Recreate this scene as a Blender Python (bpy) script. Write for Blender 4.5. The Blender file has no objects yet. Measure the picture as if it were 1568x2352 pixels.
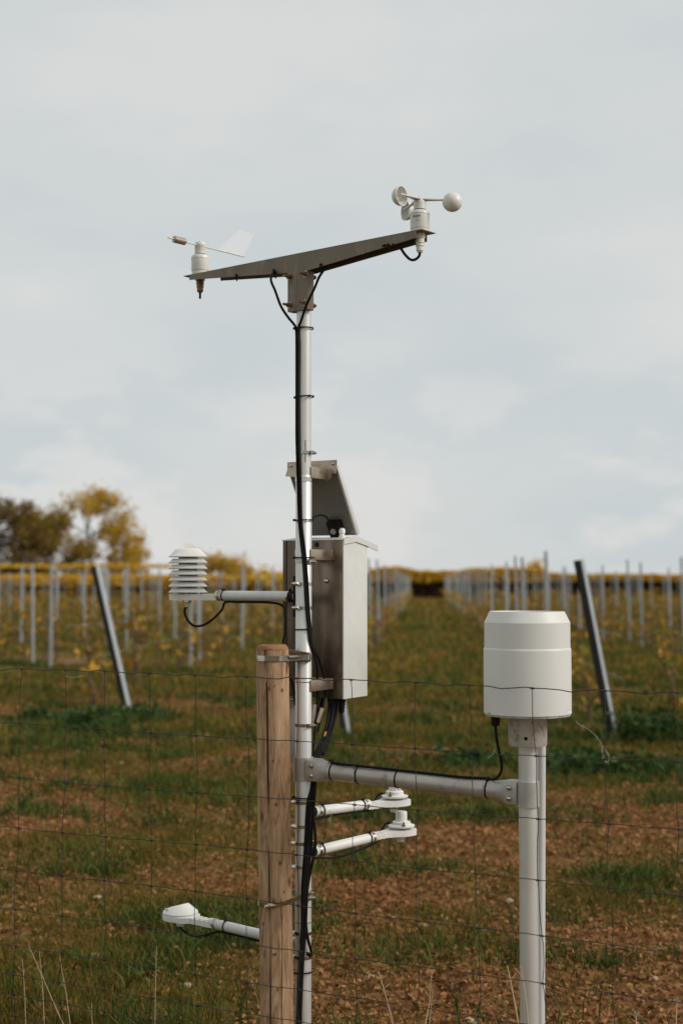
import bpy, bmesh, math, random
import numpy as np
from mathutils import Vector, Matrix, Quaternion

random.seed(7)
rng = np.random.default_rng(11)
S = bpy.context.scene
COL = S.collection
PI = math.pi

# ------------------------------------------------------------------ camera, sky, sun, exposure
CAM_H = 1.6
F = 3267.0
PITCH = math.atan(158.0 / F)
cd = bpy.data.cameras.new('camera')
cam = bpy.data.objects.new('camera', cd)
COL.objects.link(cam)
cam.location = (0, 0, CAM_H)
cam.rotation_euler = (PI / 2 + PITCH, 0, 0)
cd.sensor_fit = 'VERTICAL'
cd.sensor_height = 36.0
cd.sensor_width = 24.0
cd.lens = 50.0
cd.clip_start = 0.05
cd.clip_end = 3000
cd.dof.use_dof = True
cd.dof.focus_distance = 4.4
cd.dof.aperture_fstop = 2.6
S.camera = cam

SUN_EL, SUN_AZ = math.radians(34), math.radians(108)      # azimuth clockwise from +Y
w = bpy.data.worlds.new('World')
S.world = w
w.use_nodes = True
nt = w.node_tree
nt.nodes.clear()
N = nt.nodes.new
out = N('ShaderNodeOutputWorld')
bg = N('ShaderNodeBackground')
sky = N('ShaderNodeTexSky')
sky.sky_type = 'NISHITA'
sky.sun_disc = False
sky.sun_elevation = SUN_EL
sky.sun_rotation = SUN_AZ
sky.air_density = 1.0
sky.dust_density = 2.0
tc = N('ShaderNodeTexCoord')


def wnoise(scale, zs, detail, rough, off):
    mp = N('ShaderNodeMapping')
    mp.inputs['Scale'].default_value = (1, 1, zs)
    mp.inputs['Location'].default_value = off
    nz = N('ShaderNodeTexNoise')
    nz.inputs['Scale'].default_value = scale
    nz.inputs['Detail'].default_value = detail
    nz.inputs['Roughness'].default_value = rough
    nt.links.new(tc.outputs['Generated'], mp.inputs['Vector'])
    nt.links.new(mp.outputs['Vector'], nz.inputs['Vector'])
    return nz.outputs['Fac']


def wramp(src, stops):
    r = N('ShaderNodeValToRGB')
    r.color_ramp.interpolation = 'EASE'
    e = r.color_ramp.elements
    e[0].position, e[0].color = stops[0][0], stops[0][1]
    e[1].position, e[1].color = stops[-1][0], stops[-1][1]
    for p, c in stops[1:-1]:
        x = e.new(p)
        x.color = c
    nt.links.new(src, r.inputs['Fac'])
    return r.outputs['Color']


def wmix(fac, a, b):
    m = N('ShaderNodeMix')
    m.data_type = 'RGBA'
    for sock, v in ((m.inputs[0], fac), (m.inputs[6], a), (m.inputs[7], b)):
        if hasattr(v, 'links'):
            nt.links.new(v, sock)
        else:
            sock.default_value = v
    return m.outputs[2]


# high veil of cloud, greyer and whiter patches, puffs low over the horizon
veil = wramp(wnoise(3.2, 2.6, 5, 0.52, (0.3, 0.7, 0.15)), [(0.33, (6.0, 6.5, 6.65, 1)), (0.50, (6.55, 6.85, 6.85, 1)), (0.66, (7.15, 7.25, 7.1, 1))])
puff = wramp(wnoise(9.0, 2.2, 5, 0.55, (1.7, 0.2, 3.3)), [(0.47, (0, 0, 0, 1)), (0.60, (1, 1, 1, 1))])
sep = N('ShaderNodeSeparateXYZ')
nt.links.new(tc.outputs['Generated'], sep.inputs[0])
lowr = wramp(sep.outputs['Z'], [(0.0, (1, 1, 1, 1)), (0.07, (0.9, 0.9, 0.9, 1)), (0.2, (0, 0, 0, 1))])
mul = N('ShaderNodeMath')
mul.operation = 'MULTIPLY'
nt.links.new(puff, mul.inputs[0])
nt.links.new(lowr, mul.inputs[1])
m2 = N('ShaderNodeMath')
m2.operation = 'MULTIPLY'
nt.links.new(mul.outputs[0], m2.inputs[0])
m2.inputs[1].default_value = 0.75
cloud = wmix(m2.outputs[0], veil, (7.6, 7.5, 7.35, 1))
final = wmix(0.94, sky.outputs['Color'], cloud)
nt.links.new(final, bg.inputs['Color'])
bg.inputs['Strength'].default_value = 0.1
nt.links.new(bg.outputs[0], out.inputs[0])

sl = bpy.data.lights.new('sun', 'SUN')
sl.energy = 2.4
sl.angle = math.radians(20)
sl.color = (1.0, 0.965, 0.91)
sun = bpy.data.objects.new('sun', sl)
COL.objects.link(sun)
sdir = Vector((math.sin(SUN_AZ) * math.cos(SUN_EL), math.cos(SUN_AZ) * math.cos(SUN_EL), math.sin(SUN_EL)))
sun.rotation_euler = sdir.to_track_quat('Z', 'Y').to_euler()

S.view_settings.view_transform = 'Standard'
S.view_settings.look = 'None'
S.view_settings.exposure = 0.0
S.view_settings.gamma = 1.0
S.view_settings.use_curve_mapping = False


# ------------------------------------------------------------------ helpers
def W(px, py, Y):
    """point of the place seen at (px, py) of the 1568 wide photograph, Y metres ahead"""
    a = (px - 784.0) / F
    b = (1176.0 - py) / F
    s = Y / (math.cos(PITCH) - b * math.sin(PITCH))
    return Vector((a * s, Y, CAM_H + (math.sin(PITCH) + b * math.cos(PITCH)) * s))


def props(o, label=None, cat=None, group=None, kind=None):
    if label: o['label'] = label
    if cat: o['category'] = cat
    if group: o['group'] = group
    if kind: o['kind'] = kind
    return o


def thing(name, label, cat, loc=(0, 0, 0), group=None):
    o = bpy.data.objects.new(name, None)
    o.empty_display_size = 0.05
    COL.objects.link(o)
    o.location = loc
    return props(o, label, cat, group)


def wloc(o):
    v = Vector((0, 0, 0))
    while o:
        v += o.location
        o = o.parent
    return v


def fin(me, bm, smooth=True, ang=32):
    if smooth:
        for f in bm.faces: f.smooth = True
        lim = math.radians(ang)
        for e in bm.edges:
            if len(e.link_faces) == 2:
                e.smooth = e.calc_face_angle(0) < lim
    bm.to_mesh(me)
    bm.free()


def obj(name, bm, mat, parent=None, smooth=True, loc=None, label=None):
    """link a bmesh given in world coordinates as one object"""
    org = Vector(loc) if loc is not None else (wloc(parent) if parent else Vector((0, 0, 0)))
    bmesh.ops.translate(bm, verts=bm.verts, vec=-org)
    me = bpy.data.meshes.new(name)
    fin(me, bm, smooth)
    for m in (mat if isinstance(mat, (list, tuple)) else [mat]):
        me.materials.append(m)
    o = bpy.data.objects.new(name, me)
    COL.objects.link(o)
    if parent:
        o.parent = parent
        o.location = org - wloc(parent)
    else:
        o.location = org
    if label: o['label'] = label
    return o


def B(): return bmesh.new()


def frame(p, z, x=None):
    """matrix at p with local z along z"""
    z = Vector(z).normalized()
    if x is None:
        x = Vector((0, 0, 1)) if abs(z.z) < 0.9 else Vector((1, 0, 0))
    x = Vector(x)
    x = (x - z * x.dot(z)).normalized()
    y = z.cross(x)
    return Matrix(((x.x, y.x, z.x, p[0]), (x.y, y.y, z.y, p[1]), (x.z, y.z, z.z, p[2]), (0, 0, 0, 1)))


def lathe(bm, prof, M, seg=28, cap0=True, cap1=True):
    rings = []
    for r, z in prof:
        rings.append([bm.verts.new(M @ Vector((r * math.cos(2 * PI * i / seg), r * math.sin(2 * PI * i / seg), z))) for i in range(seg)])
    for a, b in zip(rings[:-1], rings[1:]):
        for i in range(seg):
            j = (i + 1) % seg
            bm.faces.new((a[i], a[j], b[j], b[i]))
    if cap0: bm.faces.new(rings[0][::-1])
    if cap1: bm.faces.new(rings[-1])
    return bm


def T(x, y, z): return Matrix.Translation((x, y, z))


def cyl(bm, p0, p1, r0, r1=None, seg=20):
    p0, p1 = Vector(p0), Vector(p1)
    r1 = r0 if r1 is None else r1
    return lathe(bm, [(r0, 0), (r1, (p1 - p0).length)], frame(p0, p1 - p0), seg)


def bolt(bm, p, n, r, h, seg=12):
    """domed head on a face, axis n"""
    return lathe(bm, [(r, 0), (r, h * .5), (r * .75, h * .85), (r * .3, h)], frame(p, n), seg)


def spline(pts, n=8):
    pts = [Vector(p) for p in pts]
    if len(pts) < 3: return pts
    P = [pts[0] * 2 - pts[1]] + pts + [pts[-1] * 2 - pts[-2]]
    o = []
    for i in range(1, len(P) - 2):
        for k in range(n):
            t = k / n
            a, b, c, d = P[i - 1], P[i], P[i + 1], P[i + 2]
            o.append(0.5 * ((2 * b) + (c - a) * t + (2 * a - 5 * b + 4 * c - d) * t * t + (3 * b - a - 3 * c + d) * t ** 3))
    o.append(pts[-1])
    return o


def tube(bm, pts, r, seg=8, closed=False):
    pts = [Vector(p) for p in pts]
    n = len(pts)
    rings = []
    prev = None
    for i, p in enumerate(pts):
        if closed:
            t = pts[(i + 1) % n] - pts[i - 1]
        else:
            t = pts[min(i + 1, n - 1)] - pts[max(i - 1, 0)]
        t.normalize()
        if prev is None:
            u = t.orthogonal().normalized()
        else:
            u = (prev - t * prev.dot(t)).normalized()
        prev = u
        v = t.cross(u)
        rr = r(i / (n - 1)) if callable(r) else r
        rings.append([bm.verts.new(p + (u * math.cos(2 * PI * k / seg) + v * math.sin(2 * PI * k / seg)) * rr) for k in range(seg)])
    pairs = list(zip(rings[:-1], rings[1:]))
    for a, b in pairs:
        for k in range(seg):
            j = (k + 1) % seg
            bm.faces.new((a[k], a[j], b[j], b[k]))
    if not closed:
        bm.faces.new(rings[0][::-1])
        bm.faces.new(rings[-1])
    else:
        a, b = rings[-1], rings[0]
        best = min(range(seg), key=lambda s: sum((a[k].co - b[(k + s) % seg].co).length for k in range(seg)))
        for k in range(seg):
            j = (k + 1) % seg
            bm.faces.new((a[k], a[j], b[(j + best) % seg], b[(k + best) % seg]))
    return bm


def hexa(bm, c):
    """closed solid from 8 corners: 0-3 bottom loop, 4-7 top loop"""
    v = [bm.verts.new(Vector(p)) for p in c]
    fs = [(3, 2, 1, 0), (4, 5, 6, 7), (0, 1, 5, 4), (1, 2, 6, 5), (2, 3, 7, 6), (3, 0, 4, 7)]
    for f in fs: bm.faces.new([v[i] for i in f])
    return bm


def box(bm, M, x0, x1, y0, y1, z0, z1, bev=0.0):
    b2 = bmesh.new()
    hexa(b2, [M @ Vector(p) for p in ((x0, y0, z0), (x1, y0, z0), (x1, y1, z0), (x0, y1, z0), (x0, y0, z1), (x1, y0, z1), (x1, y1, z1), (x0, y1, z1))])
    bmesh.ops.recalc_face_normals(b2, faces=b2.faces)
    if bev:
        bmesh.ops.bevel(b2, geom=b2.edges[:], offset=bev, segments=2, affect='EDGES', profile=0.6)
    join(bm, b2)
    return bm


def join(bm, b2):
    me = bpy.data.meshes.new('tmp')
    b2.to_mesh(me)
    b2.free()
    bm.from_mesh(me)
    bpy.data.meshes.remove(me)


def prism(bm, poly, M, d):
    """extrude polygon (x, y) by d along local z, closed"""
    b2 = bmesh.new()
    a = [b2.verts.new(M @ Vector((p[0], p[1], 0))) for p in poly]
    b = [b2.verts.new(M @ Vector((p[0], p[1], d))) for p in poly]
    b2.faces.new(a[::-1])
    b2.faces.new(b)
    n = len(poly)
    for i in range(n):
        j = (i + 1) % n
        b2.faces.new((a[i], a[j], b[j], b[i]))
    bmesh.ops.recalc_face_normals(b2, faces=b2.faces)
    join(bm, b2)
    return bm


def ring(bm, M, r, h, t, seg=32):
    """flat metal band round an axis"""
    prof = [(r, 0), (r + t, 0), (r + t, h), (r, h)]
    rings = [[bm.verts.new(M @ Vector((q * math.cos(2 * PI * i / seg), q * math.sin(2 * PI * i / seg), z))) for i in range(seg)] for q, z in prof]
    for a, b in zip(rings, rings[1:] + rings[:1]):
        for i in range(seg):
            j = (i + 1) % seg
            bm.faces.new((a[i], a[j], b[j], b[i]))
    return bm


# ------------------------------------------------------------------ materials
def mat(name, base, rough=0.5, metal=0.0, var=None, scale=8.0, bump=0.0, bscale=60.0, stretch=(1, 1, 1), dirt=None, dscale=14.0,
        dlo=.55, dhi=.75, island=None, trans=0.0, spec=0.5):
    m = bpy.data.materials.new(name)
    m.use_nodes = True
    t = m.node_tree
    p = t.nodes['Principled BSDF']
    p.inputs['Roughness'].default_value = rough
    p.inputs['Metallic'].default_value = metal
    p.inputs['Specular IOR Level'].default_value = spec
    p.inputs['Base Color'].default_value = (*base, 1)
    L = t.links.new
    tcn = t.nodes.new('ShaderNodeTexCoord')
    mp = t.nodes.new('ShaderNodeMapping')
    mp.inputs['Scale'].default_value = stretch
    L(tcn.outputs['Object'], mp.inputs['Vector'])

    def noise(sc, det=4, ro=.55):
        n = t.nodes.new('ShaderNodeTexNoise')
        n.inputs['Scale'].default_value = sc
        n.inputs['Detail'].default_value = det
        n.inputs['Roughness'].default_value = ro
        L(mp.outputs['Vector'], n.inputs['Vector'])
        return n.outputs['Fac']

    def ramp(src, a, b, ca, cb):
        r = t.nodes.new('ShaderNodeValToRGB')
        r.color_ramp.elements[0].position = a
        r.color_ramp.elements[0].color = (*ca, 1)
        r.color_ramp.elements[1].position = b
        r.color_ramp.elements[1].color = (*cb, 1)
        L(src, r.inputs['Fac'])
        return r.outputs['Color']

    def mix(fac, a, b):
        x = t.nodes.new('ShaderNodeMix')
        x.data_type = 'RGBA'
        for s_, v in ((x.inputs[0], fac), (x.inputs[6], a), (x.inputs[7], b)):
            if hasattr(v, 'links'): L(v, s_)
            else: s_.default_value = v if not isinstance(v, tuple) else (*v[:3], 1)
        return x.outputs[2]
    c = None
    if island:
        g = t.nodes.new('ShaderNodeNewGeometry')
        r = t.nodes.new('ShaderNodeValToRGB')
        r.color_ramp.interpolation = 'LINEAR'
        e = r.color_ramp.elements
        e[0].position, e[0].color = 0, (*island[0], 1)
        e[1].position, e[1].color = 1, (*island[-1], 1)
        for i, cc in enumerate(island[1:-1]):
            q = e.new((i + 1) / (len(island) - 1))
            q.color = (*cc, 1)
        L(g.outputs['Random Per Island'], r.inputs['Fac'])
        c = r.outputs['Color']
    if var is not None:
        c = ramp(noise(scale), .3, .7, base, var)
    if dirt is not None:
        f = ramp(noise(dscale, 6, .65), dlo, dhi, (0, 0, 0), (1, 1, 1))
        c = mix(f, c if c is not None else base, dirt)
    if c is not None:
        L(c, p.inputs['Base Color'])
    if rough > .12:
        rr = t.nodes.new('ShaderNodeMapRange')
        L(noise(scale * 2.3), rr.inputs[0])
        rr.inputs[3].default_value = max(0.05, rough - .1)
        rr.inputs[4].default_value = min(1, rough + .1)
        L(rr.outputs[0], p.inputs['Roughness'])
    if bump:
        bn = t.nodes.new('ShaderNodeBump')
        bn.inputs['Strength'].default_value = bump
        bn.inputs['Distance'].default_value = .002
        L(noise(bscale, 5, .6), bn.inputs['Height'])
        L(bn.outputs[0], p.inputs['Normal'])
    if trans:
        tr = t.nodes.new('ShaderNodeBsdfTranslucent')
        if c is not None: L(c, tr.inputs['Color'])
        else: tr.inputs['Color'].default_value = (*base, 1)
        mx = t.nodes.new('ShaderNodeMixShader')
        mx.inputs[0].default_value = trans
        L(p.outputs[0], mx.inputs[1])
        L(tr.outputs[0], mx.inputs[2])
        L(mx.outputs[0], t.nodes['Material Output'].inputs[0])
    return m


M_ALU = mat('anodised_aluminium', (.63, .625, .61), .5, .15, var=(.53, .52, .50), scale=9, stretch=(1, 1, .25), dirt=(.42, .38, .33), dscale=30, dlo=.62, dhi=.85, bump=.08)
M_MAST = mat('mast_aluminium', (.70, .685, .66), .38, .5, var=(.57, .555, .525), scale=9, stretch=(1, 1, .25), dirt=(.42, .36, .3), dscale=30, dlo=.64, dhi=.88)
M_ARM = mat('weathered_aluminium', (.50, .47, .43), .45, .55, var=(.40, .36, .32), scale=12, dirt=(.2, .17, .14), dscale=22, dlo=.56, dhi=.74, bump=.12)
M_CAST = mat('cast_aluminium', (.47, .45, .42), .5, .5, var=(.38, .35, .32), scale=20, bump=.2, bscale=220)
M_BEAM = mat('weathered_zinc_brown', (.21, .17, .125), .55, .4, var=(.15, .12, .087), scale=10, dirt=(.29, .245, .19), dscale=18, dlo=.55, dhi=.8, bump=.1, stretch=(1, 1, .35))
M_STEEL = mat('stainless_steel_stained', (.24, .185, .14), .30, .85, var=(.05, .036, .026), scale=7, stretch=(2.4, 2.4, .3), dirt=(.09, .06, .04), dscale=9, dlo=.5, dhi=.75, bump=.08)
M_STEEL2 = mat('bright_steel', (.66, .62, .56), .16, 1.0, var=(.30, .26, .22), scale=16, dirt=(.22, .13, .07), dscale=30, dlo=.68, dhi=.85)
M_BRKT = mat('bracket_steel', (.50, .415, .325), .32, .9, var=(.36, .285, .215), scale=14, dirt=(.2, .14, .1), dscale=25, dlo=.55, dhi=.8)
M_RUST = mat('rusty_bolt', (.26, .15, .075), .55, .6, var=(.18, .10, .05), scale=60, bump=.2, bscale=400)
M_BOXP = mat('grey_white_painted_steel', (.63, .62, .59), .5, 0.0, var=(.52, .51, .475), scale=6, dirt=(.33, .27, .2), dscale=26, dlo=.66, dhi=.82, bump=.05)
M_WHITE = mat('white_plastic', (.74, .725, .69), .45, 0.0, var=(.67, .65, .605), scale=10, dirt=(.55, .5, .42), dscale=40, dlo=.66, dhi=.88)
M_OLDW = mat('aged_white_plastic', (.70, .67, .60), .5, 0.0, var=(.62, .575, .5), scale=18, dirt=(.36, .27, .19), dscale=45, dlo=.58, dhi=.8)
M_GAUGE = mat('matt_light_grey_coating', (.66, .645, .61), .5, 0.0, var=(.61, .595, .555), scale=9, bump=.05, bscale=500, stretch=(1, 1, .18), dirt=(.52, .475, .41), dscale=26, dlo=.64, dhi=.95)
M_CREAM = mat('cream_grey_enamel', (.66, .645, .60), .4, 0.0, var=(.62, .60, .55), scale=14, dirt=(.4, .34, .27), dscale=45, dlo=.66, dhi=.85)
M_FIN = mat('clear_white_vane', (.80, .80, .79), .5)
_t = M_FIN.node_tree
_tr = _t.nodes.new('ShaderNodeBsdfTransparent')
_mx = _t.nodes.new('ShaderNodeMixShader')
_mx.inputs[0].default_value = .80
_t.links.new(_t.nodes['Principled BSDF'].outputs[0], _mx.inputs[1])
_t.links.new(_tr.outputs[0], _mx.inputs[2])
_t.links.new(_mx.outputs[0], _t.nodes['Material Output'].inputs[0])
M_BLACK = mat('black_rubber', (.010, .0095, .009), .6, 0.0, var=(.016, .014, .012), scale=30, spec=.08)
M_GREYPL = mat('grey_plastic', (.24, .225, .21), .5, 0.0, var=(.3, .28, .26), scale=20)
M_PANEL = mat('panel_backsheet', (.17, .15, .125), .4, 0.0, var=(.13, .12, .105), scale=8, dirt=(.28, .27, .24), dscale=60, dlo=.72, dhi=.8)
M_CEM = mat('weathered_cast_collar', (.46, .43, .38), .7, .1, var=(.36, .32, .27), scale=16, dirt=(.15, .115, .085), dscale=42, dlo=.54, dhi=.72, bump=.5, bscale=180)
M_WIRE = mat('dull_galvanised_wire', (.05, .045, .04), .55, .25, var=(.03, .024, .019), scale=30)
M_GALV = mat('galvanised_post', (.44, .47, .485), .5, .3, var=(.36, .39, .405), scale=7, stretch=(1, 1, .3), dirt=(.2, .2, .2), dscale=15, dlo=.6, dhi=.8)
M_INK = mat('black_print', (.02, .02, .02), .6)
M_ORANGE = mat('orange_plastic_tag', (.75, .33, .03), .5)
M_LABEL = mat('white_sticker', (.78, .78, .76), .4)
M_STRAW = mat('dry_straw', (.58, .44, .27), .8, 0, var=(.42, .3, .16), scale=20)
M_WISP = mat('pale_dry_wisp', (.36, .33, .22), .9)
M_BARK = mat('bark', (.055, .04, .03), .9, 0, var=(.03, .022, .016), scale=12, bump=.6, bscale=40)
M_VSTEM = mat('vine_stem', (.10, .055, .03), .9, 0, var=(.15, .09, .05), scale=30)


def leafmat(name, cols, trans=.3):
    return mat(name, cols[0], .6, 0, island=cols, trans=trans, spec=.08)


M_VLEAF = leafmat('yellowing_vine_leaves', [(.28, .14, .02), (.46, .24, .035), (.56, .32, .05), (.34, .20, .035), (.14, .16, .03), (.20, .18, .03)])
M_HEDGE = leafmat('yellow_hedge_leaves', [(.60, .36, .03), (.80, .50, .04), (.72, .47, .05), (.50, .32, .035)])
M_UNDER = leafmat('hedge_shade_and_brown_leaves', [(.055, .036, .018), (.04, .036, .014), (.09, .055, .022)], .1)  # dark tones paint shade inside the hedges; also colours the brown low hedge
M_AUT = leafmat('autumn_tree_leaves', [(.40, .25, .03), (.70, .43, .05), (.58, .37, .05), (.28, .22, .04)], .4)
M_AUTM = leafmat('olive_autumn_leaves', [(.24, .16, .03), (.42, .27, .04), (.18, .14, .03), (.34, .22, .035)], .3)
M_AUTD = leafmat('dark_autumn_leaves', [(.12, .075, .022), (.22, .135, .03), (.09, .07, .022), (.30, .19, .035)], .25)
M_GRASS = leafmat('grass_blades', [(.06, .072, .013), (.11, .105, .018), (.18, .125, .022), (.24, .13, .03), (.075, .082, .015), (.27, .15, .045)], .25)
M_GRASSD = leafmat('dark_weed_leaves', [(.028, .056, .012), (.055, .088, .017), (.12, .125, .025), (.036, .066, .014)], .2)
M_WEED = leafmat('dark_broad_leaves', [(.016, .046, .013), (.03, .07, .018), (.065, .10, .024), (.022, .056, .015)], .15)
M_LITTER = leafmat('leaf_litter', [(.24, .10, .035), (.32, .145, .052), (.13, .05, .02), (.40, .20, .088), (.24, .135, .032), (.17, .105, .025)], .1)
M_CLOD = mat('soil_clod', (.13, .07, .04), .95, 0, island=[(.11, .053, .025), (.19, .095, .045), (.25, .135, .068), (.15, .075, .035)], bump=.5, spec=.1)
M_STONE = mat('pale_stone', (.46, .36, .25), .9, 0, var=(.33, .24, .16), scale=14, bump=.4, spec=.2)


def wood_mat():
    m = bpy.data.materials.new('weathered_pine')
    m.use_nodes = True
    t = m.node_tree
    L = t.links.new
    p = t.nodes['Principled BSDF']
    p.inputs['Roughness'].default_value = .75
    tcn = t.nodes.new('ShaderNodeTexCoord')
    mp = t.nodes.new('ShaderNodeMapping')
    mp.inputs['Scale'].default_value = (9, 9, 1.25)
    L(tcn.outputs['Object'], mp.inputs[0])
    n = t.nodes.new('ShaderNodeTexNoise')
    n.inputs['Scale'].default_value = 3.2
    n.inputs['Detail'].default_value = 7
    n.inputs['Roughness'].default_value = .6
    n.inputs['Distortion'].default_value = 2.6
    L(mp.outputs[0], n.inputs['Vector'])
    r = t.nodes.new('ShaderNodeValToRGB')
    e = r.color_ramp.elements
    e[0].position, e[0].color = .28, (.12, .066, .034, 1)
    e[1].position, e[1].color = .72, (.52, .355, .215, 1)
    q = e.new(.47)
    q.color = (.36, .215, .112, 1)
    L(n.outputs['Fac'], r.inputs[0])
    # knots
    mk = t.nodes.new('ShaderNodeMapping')
    mk.inputs['Scale'].default_value = (14, 14, 6)
    L(tcn.outputs['Object'], mk.inputs[0])
    v = t.nodes.new('ShaderNodeTexVoronoi')
    v.inputs['Scale'].default_value = 1.0
    L(mk.outputs[0], v.inputs['Vector'])
    kr = t.nodes.new('ShaderNodeValToRGB')
    kr.color_ramp.elements[0].position = .05
    kr.color_ramp.elements[0].color = (1, 1, 1, 1)
    kr.color_ramp.elements[1].position = .15
    kr.color_ramp.elements[1].color = (0, 0, 0, 1)
    L(v.outputs['Distance'], kr.inputs[0])
    mx = t.nodes.new('ShaderNodeMix')
    mx.data_type = 'RGBA'
    L(kr.outputs[0], mx.inputs[0])
    L(r.outputs[0], mx.inputs[6])
    mx.inputs[7].default_value = (.10, .04, .018, 1)
    # big stains
    n2 = t.nodes.new('ShaderNodeTexNoise')
    n2.inputs['Scale'].default_value = 7
    n2.inputs['Detail'].default_value = 3
    L(tcn.outputs['Object'], n2.inputs['Vector'])
    m3 = t.nodes.new('ShaderNodeMix')
    m3.data_type = 'RGBA'
    m3.blend_type = 'MULTIPLY'
    m3.inputs[0].default_value = .6
    r2 = t.nodes.new('ShaderNodeValToRGB')
    r2.color_ramp.elements[0].position = .35
    r2.color_ramp.elements[0].color = (.62, .52, .42, 1)
    r2.color_ramp.elements[1].position = .6
    r2.color_ramp.elements[1].color = (1, 1, 1, 1)
    L(n2.outputs['Fac'], r2.inputs[0])
    L(mx.outputs[2], m3.inputs[6])
    L(r2.outputs[0], m3.inputs[7])
    L(m3.outputs[2], p.inputs['Base Color'])
    b = t.nodes.new('ShaderNodeBump')
    b.inputs['Strength'].default_value = .5
    b.inputs['Distance'].default_value = .003
    L(n.outputs['Fac'], b.inputs['Height'])
    L(b.outputs[0], p.inputs['Normal'])
    return m


M_WOOD = wood_mat()
M_WOODTOP = mat('orange_end_grain', (.30, .14, .055), .8, 0, var=(.2, .085, .03), scale=40, bump=.4, bscale=200)
M_WEDGE = mat('dark_rotten_wood', (.07, .042, .02), .9, 0, var=(.15, .09, .04), scale=30, bump=.6, bscale=150)
M_CRACK = mat('dark_crack', (.025, .017, .012), .95)


# ------------------------------------------------------------------ value noise for terrain and scatter
_tab = rng.random((256, 256))


def vnoise(x, y, s, seed=0):
    x = np.asarray(x) * s + 37.3 * seed + 1000
    y = np.asarray(y) * s + 91.7 * seed + 1000
    xi, yi = np.floor(x).astype(int), np.floor(y).astype(int)
    fx, fy = x - xi, y - yi
    fx = fx * fx * (3 - 2 * fx)
    fy = fy * fy * (3 - 2 * fy)
    g = lambda a, b: _tab[a % 256, b % 256]
    return (g(xi, yi) * (1 - fx) + g(xi + 1, yi) * fx) * (1 - fy) + (g(xi, yi + 1) * (1 - fx) + g(xi + 1, yi + 1) * fx) * fy


def fbm(x, y, s, o=4, seed=0):
    v, a, t = 0, .5, 0
    for k in range(o):
        v = v + a * vnoise(x, y, s * 2 ** k, seed + k)
        t += a
        a *= .5
    return v / t


def green(x, y):
    """how grassy the ground is at (x, y): 0 bare, 1 grass"""
    y = np.asarray(y, float)
    x = np.asarray(x, float)
    n = fbm(x, y * .8, .8, 4, 3)
    n = n * .6 + .4 * fbm(x * .35, y, 1.1, 3, 19)
    th = np.interp(y, [5, 6.5, 8, 10.5, 12, 15, 19, 40], [.54, .57, .56, .52, .50, .48, .49, .47])
    th = th - .35 * np.clip((6.6 - y) / 1.2, 0, 1) * np.clip((-x - .25) / .4, 0, 1)
    return np.clip((n - th) / .24 + .5, 0, 1)


def gz(x, y):
    x = np.asarray(x, float)
    y = np.asarray(y, float)
    near = np.clip((60 - y) / 50, 0, 1) * np.clip((y + 20) / 20, 0, 1)
    h = (fbm(x, y, .45, 3, 31) - .5) * .10 * near
    nn = np.clip((22 - y) / 12, 0, 1) * np.clip(y / 3, 0, 1)
    h = h + ((fbm(x, y, 7.0, 3, 41) - .5) * .075 + (np.abs(fbm(x, y, 3.0, 3, 51) - .5) - .1) * .09) * nn
    return h


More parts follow.
